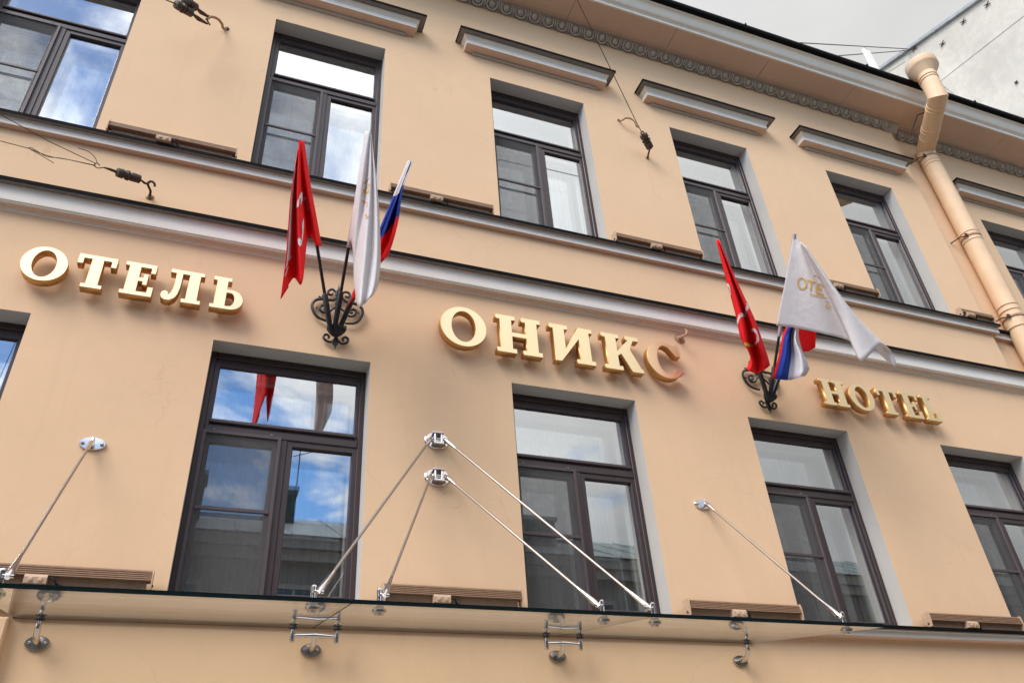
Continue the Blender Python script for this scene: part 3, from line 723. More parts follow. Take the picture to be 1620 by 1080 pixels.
# ================================================================== FLAGS
class Cloth:
    """surface lofted through fold lines; each fold line is a list of points from the hoist top downwards"""
    def __init__(s, cols, nu=10, nv=26):
        C_ = []
        for c in cols:
            P = cat_rom([bp(px, py, y) for px, py, y in c], 14); P = np.array(P)
            L = np.r_[0, np.cumsum(np.linalg.norm(np.diff(P, axis=0), axis=1))]; L /= L[-1]
            q = np.linspace(0, 1, nv+1); C_.append(np.array([np.interp(q, L, P[:, i]) for i in range(3)]).T)
        C_ = np.array(C_)
        rows = [np.array(cat_rom(list(C_[:, j]), nu)) for j in range(nv+1)]
        s.G = np.array(rows)                      # [v][u][3]
        s.nu, s.nv = s.G.shape[1]-1, nv
        k = (s.G-CAM)@FW
        s.P = np.stack([810+FPX*((s.G-CAM)@RT)/k, 540-FPX*((s.G-CAM)@UP)/k], -1)
    def build(s, name, mat, parent, thick=.003):
        b = MB(); n = s.nu+1
        b.v = [tuple(p) for row in s.G for p in row]
        b.f = [(j*n+i, j*n+i+1, (j+1)*n+i+1, (j+1)*n+i) for j in range(s.nv) for i in range(s.nu)]; b.m = [0]*len(b.f)
        me = bpy.data.meshes.new(name); me.from_pydata(b.v, [], b.f)
        uv = me.uv_layers.new(name='UVMap')
        for lp in me.loops:
            vi = lp.vertex_index; uv.data[lp.index].uv = ((vi % n)/s.nu, (vi//n)/s.nv)
        for p in me.polygons: p.use_smooth = True
        me.materials.append(MAT[mat]); o = bpy.data.objects.new(name, me); COL.objects.link(o); adopt(o, parent)
        md = o.modifiers.new('thickness', 'SOLIDIFY'); md.thickness = thick; md.offset = 0
        return o
    def at(s, px, py):
        """nearest point of the cloth under a photo pixel, with bilinear refinement"""
        d = (s.P[..., 0]-px)**2+(s.P[..., 1]-py)**2
        idx = np.argsort(d, axis=None)[:40]; dep = ((s.G.reshape(-1, 3)[idx]-CAM)@FW); dd = d.flat[idx]
        near = dep[dd < max(9, dd[0]*2)].min(); i0 = [k for k, q, e_ in zip(idx, dep, dd) if abs(q-near) < .05][0]
        jv, iu = divmod(int(i0), s.nu+1); j2 = jv+1 if jv < s.nv else jv-1; i2 = iu+1 if iu < s.nu else iu-1
        A = np.stack([s.P[jv, i2]-s.P[jv, iu], s.P[j2, iu]-s.P[jv, iu]], 1)
        try: t = np.clip(np.linalg.solve(A, np.array([px, py])-s.P[jv, iu]), -1.2, 1.2)
        except Exception: t = np.zeros(2)
        p = s.G[jv, iu]+t[0]*(s.G[jv, i2]-s.G[jv, iu])+t[1]*(s.G[j2, iu]-s.G[jv, iu])
        v = CAM-p; return p+v/np.linalg.norm(v)*.009
    def S(s, u, v):
        a = np.clip(u, 0, 1)*s.nu; c_ = np.clip(v, 0, 1)*s.nv; i = min(int(a), s.nu-1); j = min(int(c_), s.nv-1); a -= i; c_ -= j; g = s.G
        p = (g[j, i]*(1-a)+g[j, i+1]*a)*(1-c_)+(g[j+1, i]*(1-a)+g[j+1, i+1]*a)*c_
        n = np.cross(g[j, i+1]-g[j, i], g[j+1, i]-g[j, i]); n /= np.linalg.norm(n)+1e-9
        return p+n*(.004 if n@(CAM-p) > 0 else -.004)
    def patch(s, b, pts, wu, wv):
        """printed stroke in the cloth's own coordinates"""
        P = cat_rom([np.array(p, float) for p in pts], 8) if len(pts) > 2 else [np.array(pts[0])+(np.array(pts[1])-np.array(pts[0]))*t for t in np.linspace(0, 1, 14)]
        vs = []
        for i, p in enumerate(P):
            t = (P[min(i+1, len(P)-1)]-P[max(i-1, 0)])/np.array([wu, wv]); t /= np.linalg.norm(t)+1e-9; nn = np.array([-t[1]*wu, t[0]*wv])/2
            for q in (-1, -.34, .34, 1): vs.append(s.S(*(p+nn*q)))
        b.add(vs, [(4*i+k, 4*i+k+1, 4*i+k+5, 4*i+k+4) for i in range(len(P)-1) for k in range(3)])
    def ribbon(s, b, pts, wpx, mi=0):
        P = cat_rom([np.array(p, float) for p in pts], 6) if len(pts) > 2 else [np.array(pts[0], float)+(np.array(pts[1], float)-np.array(pts[0], float))*t for t in np.linspace(0, 1, 9)]
        vs = []
        for i, p in enumerate(P):
            t = P[min(i+1, len(P)-1)]-P[max(i-1, 0)]; t = t/(np.linalg.norm(t)+1e-9); nn = np.array([-t[1], t[0]])*wpx/2
            vs += [s.at(*(p+nn)), s.at(*(p-nn))]
        b.add(vs, [(2*i, 2*i+1, 2*i+3, 2*i+2) for i in range(len(P)-1)], mi)
def flag(label, base, tip, poles=None, group='flags on the iron brackets'):
    b0 = Vector(base); t0 = Vector(tip)
    e = empty('flag', tuple(b0)); tag(e, label, 'flag', group)
    d = (t0-b0)
    MB().tube([b0-d*.02, b0+d*.5, t0], [.013, .013, .011], 10).build('pole', 'pole', e, True)
    MB().tube([b0-d*.03, b0+d*.02, b0+d*.17, b0+d*.175], [.017, .021, .024, .018], 10).build('socket', 'iron', e, True)
    return e
B1 = [bp(522, 516, -.12), bp(530, 516, -.12), bp(539, 516, -.11)]
B2 = [np.array(p)+np.array([4.095, 0, 0]) for p in B1]
# -- left red flag
e = flag('red flag with white print hanging limp on the left iron bracket', B1[0], bp(475, 225, -.80))
c = Cloth([[(481, 223, -.78), (491, 290, -.66), (501, 345, -.54), (509, 390, -.42)], [(477, 223, -.84), (485, 290, -.77), (495, 350, -.68), (500, 387, -.60)],
           [(474, 226, -.86), (479, 290, -.70), (486, 340, -.58), (487, 375, -.53)], [(473, 230, -.87), (471, 300, -.86), (474, 380, -.83), (478, 447, -.81)],
           [(472, 234, -.85), (466, 300, -.71), (464, 380, -.66), (464, 440, -.64)], [(471, 238, -.87), (460, 310, -.88), (453, 400, -.87), (444, 473, -.86)],
           [(472, 240, -.80), (463, 310, -.74), (458, 400, -.73), (456, 455, -.73)]])
cl = c.build('cloth', 'red_cloth', e); b = MB()
c.patch(b, [(.775, .14), (.770, .45), (.765, .78)], .075, .03); c.patch(b, [(.80, .17), (.77, .13), (.73, .16)], .04, .016)
c.patch(b, [(.52, .48), (.47, .44), (.41, .47), (.42, .52)], .05, .022); c.patch(b, [(.36, .56), (.29, .60), (.27, .68), (.28, .73)], .045, .02)
c.patch(b, [(.52, .70), (.48, .76), (.44, .72), (.43, .66)], .035, .014); c.patch(b, [(.80, .83), (.765, .78), (.72, .82)], .04, .016); c.patch(b, [(.80, .88), (.76, .85)], .03, .012)
b.build('print', 'print_white', cl); b = MB(); c.patch(b, [(.81, .44), (.77, .42), (.72, .45)], .05, .022); b.build('emblem', 'print_yellow', cl)
P0, P1 = Vector(B1[0]), Vector(bp(475, 225, -.80)); d = P1-P0
MB().tube([P0+d*.44, P0+d*.7, P0+d*1.004], .0165, 10).build('sleeve', 'red_cloth', e, True)
# -- left white flag
e = flag('white flag with gold print hanging limp on the left iron bracket', B1[1], bp(583, 208, -1.0))
c = Cloth([[(578, 207, -1.0), (565, 290, -.82), (550, 388, -.60)], [(584, 207, -1.04), (572, 290, -.88), (557, 388, -.66)],
           [(586, 210, -1.03), (579, 300, -.84), (566, 395, -.70), (560, 440, -.66), (565, 480, -.64)], [(587, 213, -1.02), (585, 300, -.93), (578, 390, -.87), (572, 450, -.83), (569, 485, -.84)],
           [(588, 216, -1.0), (590, 300, -.90), (588, 390, -.83), (581, 450, -.80), (576, 481, -.79)], [(588, 218, -1.02), (595, 300, -.95), (597, 390, -.89), (592, 452, -.86), (583, 473, -.84)],
           [(588, 220, -.99), (597, 300, -.86), (602, 390, -.80), (599, 445, -.77), (590, 467, -.76)]])
cl = c.build('cloth', 'white_cloth', e); b = MB()
c.ribbon(b, [(575, 300), (581, 306), (584, 293)], 2.2); c.ribbon(b, [(576, 304), (583, 292)], 1.6); c.ribbon(b, [(573, 316), (578, 322), (581, 328)], 1.4); c.ribbon(b, [(577, 342), (580, 339), (581, 343), (578, 346)], 1.6)
c.ribbon(b, [(579, 289), (584, 282)], 1.2); c.ribbon(b, [(576, 291), (578, 288), (581, 291)], 1.2)
b.build('print', 'print_gold', cl)
P0, P1 = Vector(B1[1]), Vector(bp(583, 208, -1.0)); d = P1-P0
MB().tube([P0+d*.40, P0+d*.70, P0+d*1.002], .0175, 10).build('sleeve', 'sleeve', e, True)
# -- left tricolour
e = flag('white blue and red tricolour flag half hidden on the left iron bracket', B1[2], bp(648, 256, -.85))
c = Cloth([[(647, 256, -.84), (600, 370, -.47), (563, 455, -.24), (547, 489, -.19)], [(649, 255, -.88), (626, 320, -.72), (596, 400, -.50), (560, 470, -.30)],
           [(651, 256, -.86), (633, 310, -.62), (612, 385, -.50), (590, 430, -.44)], [(652, 257, -.89), (637, 300, -.84), (630, 350, -.78), (616, 399, -.72), (602, 416, -.70)],
           [(650, 259, -.83), (634, 302, -.74), (625, 350, -.68), (611, 396, -.64), (600, 410, -.62)]])
c.build('cloth', 'tri_cloth', e)
P0, P1 = Vector(B1[2]), Vector(bp(648, 256, -.85)); d = P1-P0
for a_, b_, mt in ((.11, .50, 'sleeve_red'), (.50, .78, 'sleeve_blue'), (.78, 1.004, 'sleeve_white')):
    MB().tube([P0+d*a_, P0+d*b_], .017, 10).build('sleeve', mt, e, True)
# -- right red flag
e = flag('red flag with white print wrapped round its pole on the right iron bracket', B2[0], bp(1135, 380, -.75))
c = Cloth([[(1133, 381, -.73), (1148, 440, -.66), (1163, 495, -.60), (1172, 535, -.55), (1187, 562, -.46), (1181, 584, -.46)], [(1134, 379, -.80), (1154, 440, -.79), (1172, 500, -.74), (1181, 545, -.66), (1190, 570, -.58), (1187, 587, -.56)],
           [(1136, 379, -.77), (1158, 440, -.66), (1180, 500, -.56), (1191, 545, -.45), (1198, 572, -.38), (1197, 590, -.35)], [(1137, 380, -.80), (1163, 445, -.77), (1188, 505, -.72), (1201, 545, -.66), (1208, 568, -.58), (1210, 584, -.54)],
           [(1138, 381, -.74), (1166, 445, -.66), (1194, 505, -.56), (1208, 545, -.48), (1215, 565, -.42), (1218, 578, -.38)]])
cl = c.build('cloth', 'red_cloth', e); b = MB()
c.patch(b, [(.02, .62), (.30, .60), (.62, .57), (.86, .55), (.88, .52)], .10, .026); c.patch(b, [(.0, .33), (.10, .37), (.04, .42)], .08, .016); c.patch(b, [(.62, .70), (.78, .73), (.76, .79), (.60, .80)], .08, .018)
b.build('print', 'print_white', cl); b = MB(); c.patch(b, [(.05, .78), (.25, .80), (.48, .80)], .08, .022); b.build('emblem', 'print_yellow', cl)
# -- right white flag, blown out to the right and folded over
e = flag('white flag with gold lettering flying out from the right iron bracket', B2[1], bp(1257, 371, -1.0))
c = Cloth([[(1256, 370, -1.0), (1243, 440, -.83), (1228, 515, -.62)], [(1259, 373, -1.0), (1264, 450, -.85), (1260, 519, -.68)], [(1263, 379, -1.0), (1288, 460, -.89), (1303, 528, -.76)],
           [(1266, 384, -1.0), (1310, 470, -.92), (1346, 541, -.83)], [(1265, 382, -1.05), (1316, 470, -1.02), (1361, 571, -.97)], [(1270, 386, -1.10), (1334, 478, -1.09), (1387, 550, -1.04)],
           [(1274, 389, -1.05), (1344, 488, -1.0), (1397, 545, -.96)], [(1275, 390, -1.0), (1350, 494, -.94), (1412, 558, -.90)], [(1275, 391, -.97), (1351, 497, -.88), (1417, 581, -.86)], [(1274, 391, -.95), (1344, 496, -.84), (1393, 561, -.82)]], 12, 30)
cl = c.build('cloth', 'white_cloth', e); b = MB()
def strokes(L, wd):
    for s_ in L: c.ribbon(b, s_, wd)
strokes([[(1262, 448), (1264, 441), (1270, 440), (1275, 446), (1275, 453), (1270, 457), (1264, 454), (1262, 448)], [(1277, 443), (1290, 447)], [(1284, 445), (1282, 460)], [(1294, 449), (1291, 463)], [(1294, 449), (1303, 452)], [(1293, 456), (1300, 458)], [(1291, 463), (1303, 466)]], 2.3)
strokes([[(1281, 465), (1310, 472)], [(1305, 477), (1313, 479)], [(1309, 480), (1307, 485), (1311, 488), (1314, 485), (1311, 483)], [(1287, 437), (1292, 436), (1296, 440)]], 1.5)
b.build('print', 'print_gold', cl)
P0, P1 = Vector(B2[1]), Vector(bp(1257, 371, -1.0)); d = P1-P0
MB().tube([P0+d*.36, P0+d*.70, P0+d*1.002], .0175, 10).build('sleeve', 'sleeve', e, True)
# -- right tricolour, mostly behind the white flag
e = flag('folded tricolour flag hanging below the flying white flag', B2[2], bp(1289, 427, -.60))
c = Cloth([[(1287, 430, -.58), (1243, 518, -.50), (1234, 555, -.48), (1226, 583, -.44), (1221, 598, -.40)], [(1288, 429, -.62), (1250, 520, -.62), (1243, 560, -.60), (1238, 582, -.57), (1234, 600, -.52)],
           [(1288, 428, -.60), (1255, 520, -.52), (1254, 560, -.50), (1252, 585, -.50), (1250, 601, -.48)], [(1289, 428, -.64), (1259, 522, -.66), (1266, 560, -.68), (1270, 583, -.66), (1266, 596, -.63)],
           [(1290, 429, -.60), (1262, 522, -.56), (1270, 558, -.56), (1280, 580, -.58), (1276, 590, -.56)], [(1290, 430, -.56), (1270, 500, -.50), (1264, 530, -.46), (1268, 560, -.44)],
           [(1291, 431, -.54), (1284, 500, -.46), (1279, 530, -.42), (1280, 555, -.41)], [(1292, 432, -.56), (1292, 490, -.50), (1291, 530, -.46), (1290, 549, -.44)]])
c.build('cloth', 'tri_cloth_folded', e)

# ================================================================== GLASS CANOPY
cano = empty('glass_canopy', (1.535, 0, 3.06))
tag(cano, 'sloping glass entrance canopy hung on polished steel rods below the windows', 'canopy')
CY0, CZ0, CY1, CZ1 = -.022, 3.064, -1.318, 2.832
csl = (CZ1-CZ0)/(CY1-CY0); cn = Vector((0, csl, -1)).normalized()*-1    # upward normal
def cz(y): return CZ0+(y-CY0)*csl
THK = .021
CX = [-.935, .700, 2.370, 4.005]
for i in range(3):
    a, b_ = CX[i]+(.0035 if i else 0), CX[i+1]-(.0035 if i < 2 else 0)
    up = cn*THK
    lo = [Vector((a, CY1, CZ1)), Vector((b_, CY1, CZ1)), Vector((b_, CY0, CZ0)), Vector((a, CY0, CZ0))]
    hi = [p+up for p in lo]; md = [p+up*.45 for p in lo]; md2 = [p+up*.58 for p in lo]
    g = MB().add(lo+hi, [(0, 1, 2, 3), (4, 5, 6, 7)], 0)
    g.add(lo+md+md2+hi, [(k+4*L, (k+1) % 4+4*L, (k+1) % 4+4*L+4, k+4*L+4) for L in range(3) for k in range(4)], 1)
    o = g.build('glass_pane', ['canopy', 'canopy_edge'], cano)
MB().profile_x([(-.005, 3.068), (.019, 3.068), (.019, 3.090), (-.005, 3.094)], -.955, 4.02).build('wall_shade_strip', 'rust', cano)  # dark bar added in place of the shadow at the glass and its mirror image
def stadium_loop(m_, c, w_, h, t_, ax=Vector((1, 0, 0))):
    P = []
    for k in range(13): q = math.pi*k/12; P.append(c+ax*(w_/2*math.cos(q))+Vector((0, 0, h+w_/2*math.sin(q))))
    P = [c+ax*(w_/2)]+P+[c-ax*(w_/2)]
    m_.tube(P, t_, 7)
def tie_rod(w0, x, y, label=None):
    """w0: point of the wall plate lug; (x, y) bolt position on the glass"""
    z = cz(y); top = Vector((x, y, z))+cn*THK
    dirx = (Vector(w0)-top); sgn = 1 if dirx.x > .02 else (-1 if dirx.x < -.02 else 1)
    pin = top+Vector((sgn*.026, 0, .060)); d = (Vector(w0)-pin); L = d.length; d.normalize()
    rod = MB().tube([pin+d*.10, pin+d*(L*.5), Vector(w0)-d*.07], .0085, 10).build('tie_rod', 'rod', cano, True)
    MB().tube([pin-d*.012, pin+d*.02, pin+d*.05, pin+d*.11, pin+d*.15, pin+d*.151, pin+d*.19], [.012, .017, .018, .014, .012, .010, .0095], 12).build('fork_end', 'chrome', rod, True)
    MB().tube([pin-Vector((.024, 0, 0)), pin+Vector((.024, 0, 0))], .010, 10).build('pin', 'chrome', rod, True)
    w_ = Vector(w0)
    MB().tube([w_+d*.006, w_-d*.03, w_-d*.06, w_-d*.11, w_-d*.14], [.013, .018, .016, .012, .009], 12).build('fork_end', 'chrome', rod, True)
    lug = MB(); stadium_loop(lug, top+Vector((0, 0, -.004)), .018, .085, .0068); lug.box(x-.006, x+.006, y-.003, y+.003, top.z-.004, top.z+.088)
    lug.build('lug', 'chrome', rod, True)
    bot = Vector((x, y, z))
    dm = MB(); dm.lathe(bot+cn*.004, -cn, [(0, .036), (.010, .038), (.014, .036), (.018, .026), (.028, .022), (.030, .0)], 22); dm.build('clamp_disc', 'chrome_dull', rod, True)
    MB().lathe(top-cn*.003, cn, [(0, .036), (.008, .037), (.012, .032), (.013, 0)], 22).build('clamp_disc', 'chrome', rod, True)
    return rod
def wall_plate(x, z, double):
    m_ = MB(); n = 28; rx, rz = (.098, .070) if double else (.080, .046)
    for (y, k) in ((0.004, 1), (-.011, 1), (-.016, .94), (-.0165, 0)): m_.v += [(x+rx*k*math.cos(2*math.pi*i/n), y, z+rz*k*math.sin(2*math.pi*i/n)) for i in range(n)]
    m_.f += [(L*n+i, L*n+(i+1) % n, (L+1)*n+(i+1) % n, (L+1)*n+i) for L in range(3) for i in range(n)]; m_.m += [0]*len(m_.f)
    pl = m_.build('wall_plate', 'chrome', cano, True)
    for s_ in (-1, 1): MB().lathe((x+s_*rx*.72, -.012, z-.004), (0, -1, 0), [(0, .0125), (.012, .012), (.017, .008), (.018, 0)], 12).build('bolt', 'chrome_dull', pl, True)
    if double:
        bk = MB(); bk.bbox(x-.042, x+.042, -.066, -.016, z+.040, z+.052, .004); bk.bbox(x-.042, x+.042, -.070, -.016, z-.052, z-.034, .004)
        bk.bbox(x-.033, x-.018, -.058, -.016, z-.0335, z+.0395, .004); bk.bbox(x+.018, x+.033, -.058, -.016, z-.0335, z+.0395, .004)
        bk.build('fork_block', 'chrome', pl)
        MB().tube([(x-.050, -.040, z), (x+.050, -.040, z)], .008, 10).build('pin', 'chrome', pl, True)
    else:
        lg = MB(); stadium_loop(lg, Vector((x, -.03, z-.03)), .018, .05, .008, Vector((0, 1, 0))); lg.box(x-.007, x+.007, -.038, -.012, z-.03, z+.035); lg.build('lug', 'chrome', pl, True)
    return pl
wall_plate(-.790, 4.180, False); wall_plate(1.525, 4.490, True); wall_plate(1.525, 4.186, True); wall_plate(3.826, 4.182, False)
YD = -1.085
tie_rod((-.792, -.042, 4.178), -.845, YD-.02); tie_rod((3.832, -.042, 4.180), 3.915, YD-.02)
tie_rod((1.472, -.042, 4.490), .548, YD); tie_rod((1.578, -.042, 4.490), 2.525, YD)
tie_rod((1.472, -.042, 4.186), .888, YD); tie_rod((1.578, -.042, 4.186), 2.190, YD)
def wall_bracket(x, offs):
    z = 2.935; n = 28; m_ = MB(); YC = -.128
    for (y, k) in ((.004, 1), (-.010, 1), (-.016, .93), (-.0165, 0)): m_.v += [(x+.064*k*math.cos(2*math.pi*i/n), y, z+.041*k*math.sin(2*math.pi*i/n)) for i in range(n)]
    m_.f += [(L*n+i, L*n+(i+1) % n, (L+1)*n+(i+1) % n, (L+1)*n+i) for L in range(3) for i in range(n)]; m_.m += [0]*len(m_.f)
    pl = m_.build('wall_bracket', 'chrome_dull', cano, True)
    for s_ in (-1, 1): MB().lathe((x+s_*.040, -.014, z), (0, -1, 0), [(0, .0095), (.010, .009), (.014, .006), (.015, 0)], 10).build('bolt', 'chrome', pl, True)
    zb_ = 2.987
    arm = MB(); P = [(x, -.01, z), (x, -.07, z+.004), (x, -.105, z+.018), (x, YC, zb_+.004)]; arm.tube(P, [.020, .019, .017, .015], 12)
    if len(offs) > 1: arm.tube([(x+offs[0], YC, zb_), (x, YC, zb_+.006), (x+offs[1], YC, zb_)], [.011, .015, .011], 10)
    arm.build('arm', 'chrome', pl, True)
    for dx in offs:
        zt_ = cz(YC); ps = MB()
        z0_ = zb_-.040 if len(offs) > 1 else zb_-.012
        ps.tube([(x+dx, YC, z0_), (x+dx, YC, z0_+.006), (x+dx, YC, zb_+.022), (x+dx, YC, zb_+.024), (x+dx, YC, zt_-.012)], [.010, .0150, .0150, .010, .010], 12); ps.build('post', 'chrome', pl, True)
        MB().lathe((x+dx, YC, zt_-.020), (0, 0, 1), [(0, .013), (.006, .014), (.0065, .027), (.012, .027), (.0125, .018), (.018, .018)], 18).build('rubber_washer', 'rubber', pl, True)
        MB().lathe((x+dx, YC, zt_+.018), (0, 0, 1), [(0, .024), (.010, .023), (.013, .012), (.014, 0)], 18).build('clamp_cap', 'chrome', pl, True)
wall_bracket(-.800, (0.0,)); wall_bracket(.702, (-.134, .134)); wall_bracket(2.370, (-.126, .126)); wall_bracket(3.868, (0.0,))

# ================================================================== LINEAR FLOODLIGHTS ON THE LEDGES
def floodlight(x0, x1, zb, y, label, group, seed):
    rnd = random.Random(seed); tilt = rnd.uniform(-.006, .006)
    e = empty('floodlight', ((x0+x1)/2, y, zb)); tag(e, label, 'floodlight', group)
    prof = [(.025, .052)]
    for k in range(5):
        z = .052+k*.0125; prof += [(.052-.003*k, z), (.052-.003*k, z+.006), (.044-.003*k, z+.0065), (.044-.003*k, z+.0115)]
    prof += [(.03, .118), (-.02, .118), (-.03, .10), (-.02, .052)]
    MB().profile_x([(-y+d, zb+z) for d, z in prof], x0+.008, x1-.008).build('ribbed_housing', 'lamp', e)
    MB().profile_x([(-y+d, zb+z) for d, z in [(.012, .004), (.016, .05), (-.005, .05), (-.01, .004)]], x0+.03, x1-.03).build('rear_rail', 'lamp', e)
    for xa, xb in ((x0, x0+.0075), (x1-.0075, x1)):
        c = MB().profile_x([(-y+d, zb+z) for d, z in [(.055, .04), (.056, .09), (.046, .122), (-.028, .122), (-.03, .03), (.02, .0), (.05, .0)]], xa, xb).build('end_cap', 'lamp_bracket', e)
        MB().lathe((xa-.002 if xa == x0 else xb+.002, y-.02, zb+.028), (-1 if xa == x0 else 1, 0, 0), [(-.004, .009), (.004, .009), (.006, .0)], 10).build('screw', 'rust', c, True)
    xc = (x0+x1)/2+rnd.uniform(-.05, .05)-.10
    bk = MB(); w_ = .058
    pr = [(.066, .0), (.070, .034), (.058, .052), (.02, .056), (.0, .0)]
    bk.profile_x([(-y+d, zb+z) for d, z in pr], xc-w_, xc+w_); b_ = bk.build('mounting_bracket', 'lamp_bracket', e)
    for s_ in (-1, 1): MB().lathe((xc+s_*.025, y-.066, zb+.020), (0, -1, 0), [(0, .014), (.008, .012), (.011, 0)], 12).build('screw', 'lamp_bracket', b_, True)
    MB().tube(cat_rom([(xc+w_*.8, y-.03, zb+.05), (xc+w_+.03, y-.05, zb+.03), (xc+w_+.06, y-.02, zb+.006), (xc+w_+.14, y+.02, zb+.008)], 5), .006, 6).build('cable', 'rubber', e, True)
g1, g2 = 'floodlights on the upper ledge', 'floodlights on the lower ledge'
ZU, ZL = 6.925, 3.215
for k, (a, b_, lb) in enumerate(((-1.285, -.270, 'long tan floodlight on the upper ledge above the insulator on the left'), (1.075, 2.085, 'long tan floodlight on the upper ledge right of the left flags'),
                                 (3.395, 4.435, 'long tan floodlight on the upper ledge left of the right red flag'), (5.78, 6.805, 'tan floodlight on the upper ledge half hidden by the flying white flag'), (8.06, 8.60, 'short tan floodlight at the end of the upper ledge by the drainpipe'))):
    floodlight(a, b_, ZU+.022, -.06, lb, g1, k)
for k, (a, b_, lb) in enumerate(((-1.27, -.268, 'ribbed tan floodlight on the lower ledge at the left end of the canopy'), (1.118, 2.100, 'ribbed tan floodlight on the lower ledge under the crossing canopy rods'),
                                 (3.430, 4.465, 'ribbed tan floodlight on the lower ledge near the right canopy rod'), (5.78, 6.86, 'ribbed tan floodlight on the lower ledge beyond the canopy'))):
    floodlight(a, b_, ZL+.012, -.075, lb, g2, 10+k)

# ================================================================== DRAINPIPE
dp_ = empty('drainpipe', tuple(bp(1466, 240, -.07))); tag(dp_, 'thick peach painted drainpipe with funnel head bending round the cornice', 'drainpipe')
PR = .125
lo_x = 9.03
top_el = bp(1484, 154, -.84); low_el = bp(1466, 238, -.09)
xv = low_el[0]
pt_hop = np.array([top_el[0], top_el[1], 0.0])
hop_z0 = bp(1472, 122, top_el[1])[2]
d_ = Vector(top_el)-Vector((xv, -.06, low_el[2])); dn = d_.normalized()
E0, E1 = Vector((xv, -.06, low_el[2])), Vector(top_el)
def mitre(P, r_):
    """mitred sheet-metal pipe through the corner points P"""
    m_ = MB(); n = 24; P = [Vector(p) for p in P]; u0 = Vector((1, 0, 0)); rings = []
    for i, p in enumerate(P):
        a = (P[i]-P[i-1]).normalized() if i else (P[1]-P[0]).normalized(); b = (P[i+1]-P[i]).normalized() if i+1 < len(P) else a
        pn = (a+b).normalized(); w_ = a.cross(u0).normalized(); uu = w_.cross(a)
        ring = []
        for k in range(n):
            q = 2*math.pi*k/n; o_ = (uu*math.cos(q)+w_*math.sin(q))*r_; ring.append(p+o_-a*(o_.dot(pn)/a.dot(pn)))
        rings.append(ring)
    for ra, rb in zip(rings[:-1], rings[1:]): m_.add(ra+rb, [(k, (k+1) % n, (k+1) % n+n, k+n) for k in range(n)])
    return m_
HX = top_el[0]+.02
mitre([(xv+.02, -.06, 2.0), E0, E1, (HX, top_el[1], hop_z0+.02)], PR).build('pipe', 'pipe', dp_, True)
hop = MB().lathe((HX, top_el[1], hop_z0), (0, 0, 1), [(-.02, PR*.95), (0, PR*1.0), (.12, .205), (.13, .212), (.245, .212), (.245, .20), (.12, .16)], 28).build('funnel_head', 'pipe', dp_, True)
def band(c, ax, r_, nm='joint_ring', mat='pipe', h=.014, gap=0):
    MB().lathe(Vector(c), ax, [(-h, r_-.004), (-h*.6, r_+.006), (h*.6, r_+.006), (h, r_-.004)], 20).build(nm, mat, dp_, True)
for z in (hop_z0-.08, hop_z0-.13): band((top_el[0]+.013, top_el[1], z), (0, 0, 1), PR, h=.007)
for t in (.28, .40, .46, .80, .86): band(Vector((xv, -.06, low_el[2]))+d_*t, d_, PR, h=.007)
def clamp(z):
    MB().lathe((xv, -.06, z), (0, 0, 1), [(-.012, PR), (-.012, PR+.009), (.012, PR+.009), (.012, PR)], 22).build('pipe_clamp', 'rust_paint', dp_, True)
    MB().tube([(xv-PR*.6, -.13, z), (xv-PR-.06, -.05, z-.005), (xv-PR-.10, .1, z-.01)], .009, 6).build('clamp_arm', 'rust', dp_, True)
    MB().box(xv-PR-.03, xv-PR+.01, -.12, -.095, z-.02, z+.02).build('clamp_bolt', 'rust', dp_)
for z in (low_el[2]-.17, 8.45, 7.10, 5.3): clamp(z)
for z in (8.52, 8.38, 7.28, 7.20, 6.95, low_el[2]-.26, low_el[2]-.32): band((xv, -.06, z), (0, 0, 1), PR, h=.008)
MB().tube([fx(1441, 213, 8.60), np.array([8.78, -.35, 10.56]), np.array([8.9, -.50, 10.56])], .010, 6).build('stay_rod', 'rust', dp_, True)

# ================================================================== HOOKS, INSULATORS AND WIRES ON THE WALL
def insulator(m_name, a, b_, parent, r_=.030):
    a = Vector(a); d = Vector(b_)-a; L = d.length
    return MB().lathe(a, d, [(0, r_*.5), (L*.03, r_*.95), (L*.40, r_), (L*.44, r_*.8), (L*.47, r_*.8), (L*.50, r_*1.15), (L*.60, r_*1.12), (L*.63, r_*.85), (L*.70, r_*.85), (L*.73, r_*1.08), (L*.96, r_*1.0), (L, r_*.45)], 14).build(m_name, 'insul', parent, True)
def rosette(p, r_, parent):
    p = Vector(p)
    return MB().lathe((p.x, .004, p.z), (0, -1, 0), [(0, r_), (.006, r_*.96), (.012, r_*.6), (.03, r_*.35), (.04, .01)], 18).build('wall_rosette', 'rust_paint', parent, True)
# anchor above the left word
r0 = bp(237, 312, 0); e = empty('wire_anchor', tuple(r0)); tag(e, 'rusty hook with brown insulators and loose wires above the left sign word', 'wire anchor', 'wire anchors on the facade')
rosette(r0, .035, e); hk = [bp(237, 310, -.02), bp(238, 302, -.07), bp(235, 295, -.11), bp(234, 290, -.13), bp(239, 287, -.15), bp(244, 290, -.15), bp(245, 295, -.14)]
MB().tube(cat_rom(hk, 5), .0095, 8).build('hook', 'rust', e, True)
i0, i1 = bp(222, 284, -.16), bp(184, 272, -.24)
insulator('insulator', i0, i1, e, .036)
MB().tube([bp(236, 293, -.13), bp(228, 289, -.15), i0], [.006, .010, .006], 7).build('shackle', 'rust', e, True)
MB().tube([i1, bp(174, 268, -.26), bp(164, 265, -.28)], [.012, .011, .005], 7).build('shackle', 'rust', e, True)
MB().tube(cat_rom([bp(164, 265, -.28), bp(155, 266, -.29), bp(149, 262, -.30), bp(153, 258, -.30), bp(158, 262, -.30)], 5), .004, 6).build('wire_loop', 'wire', e, True)
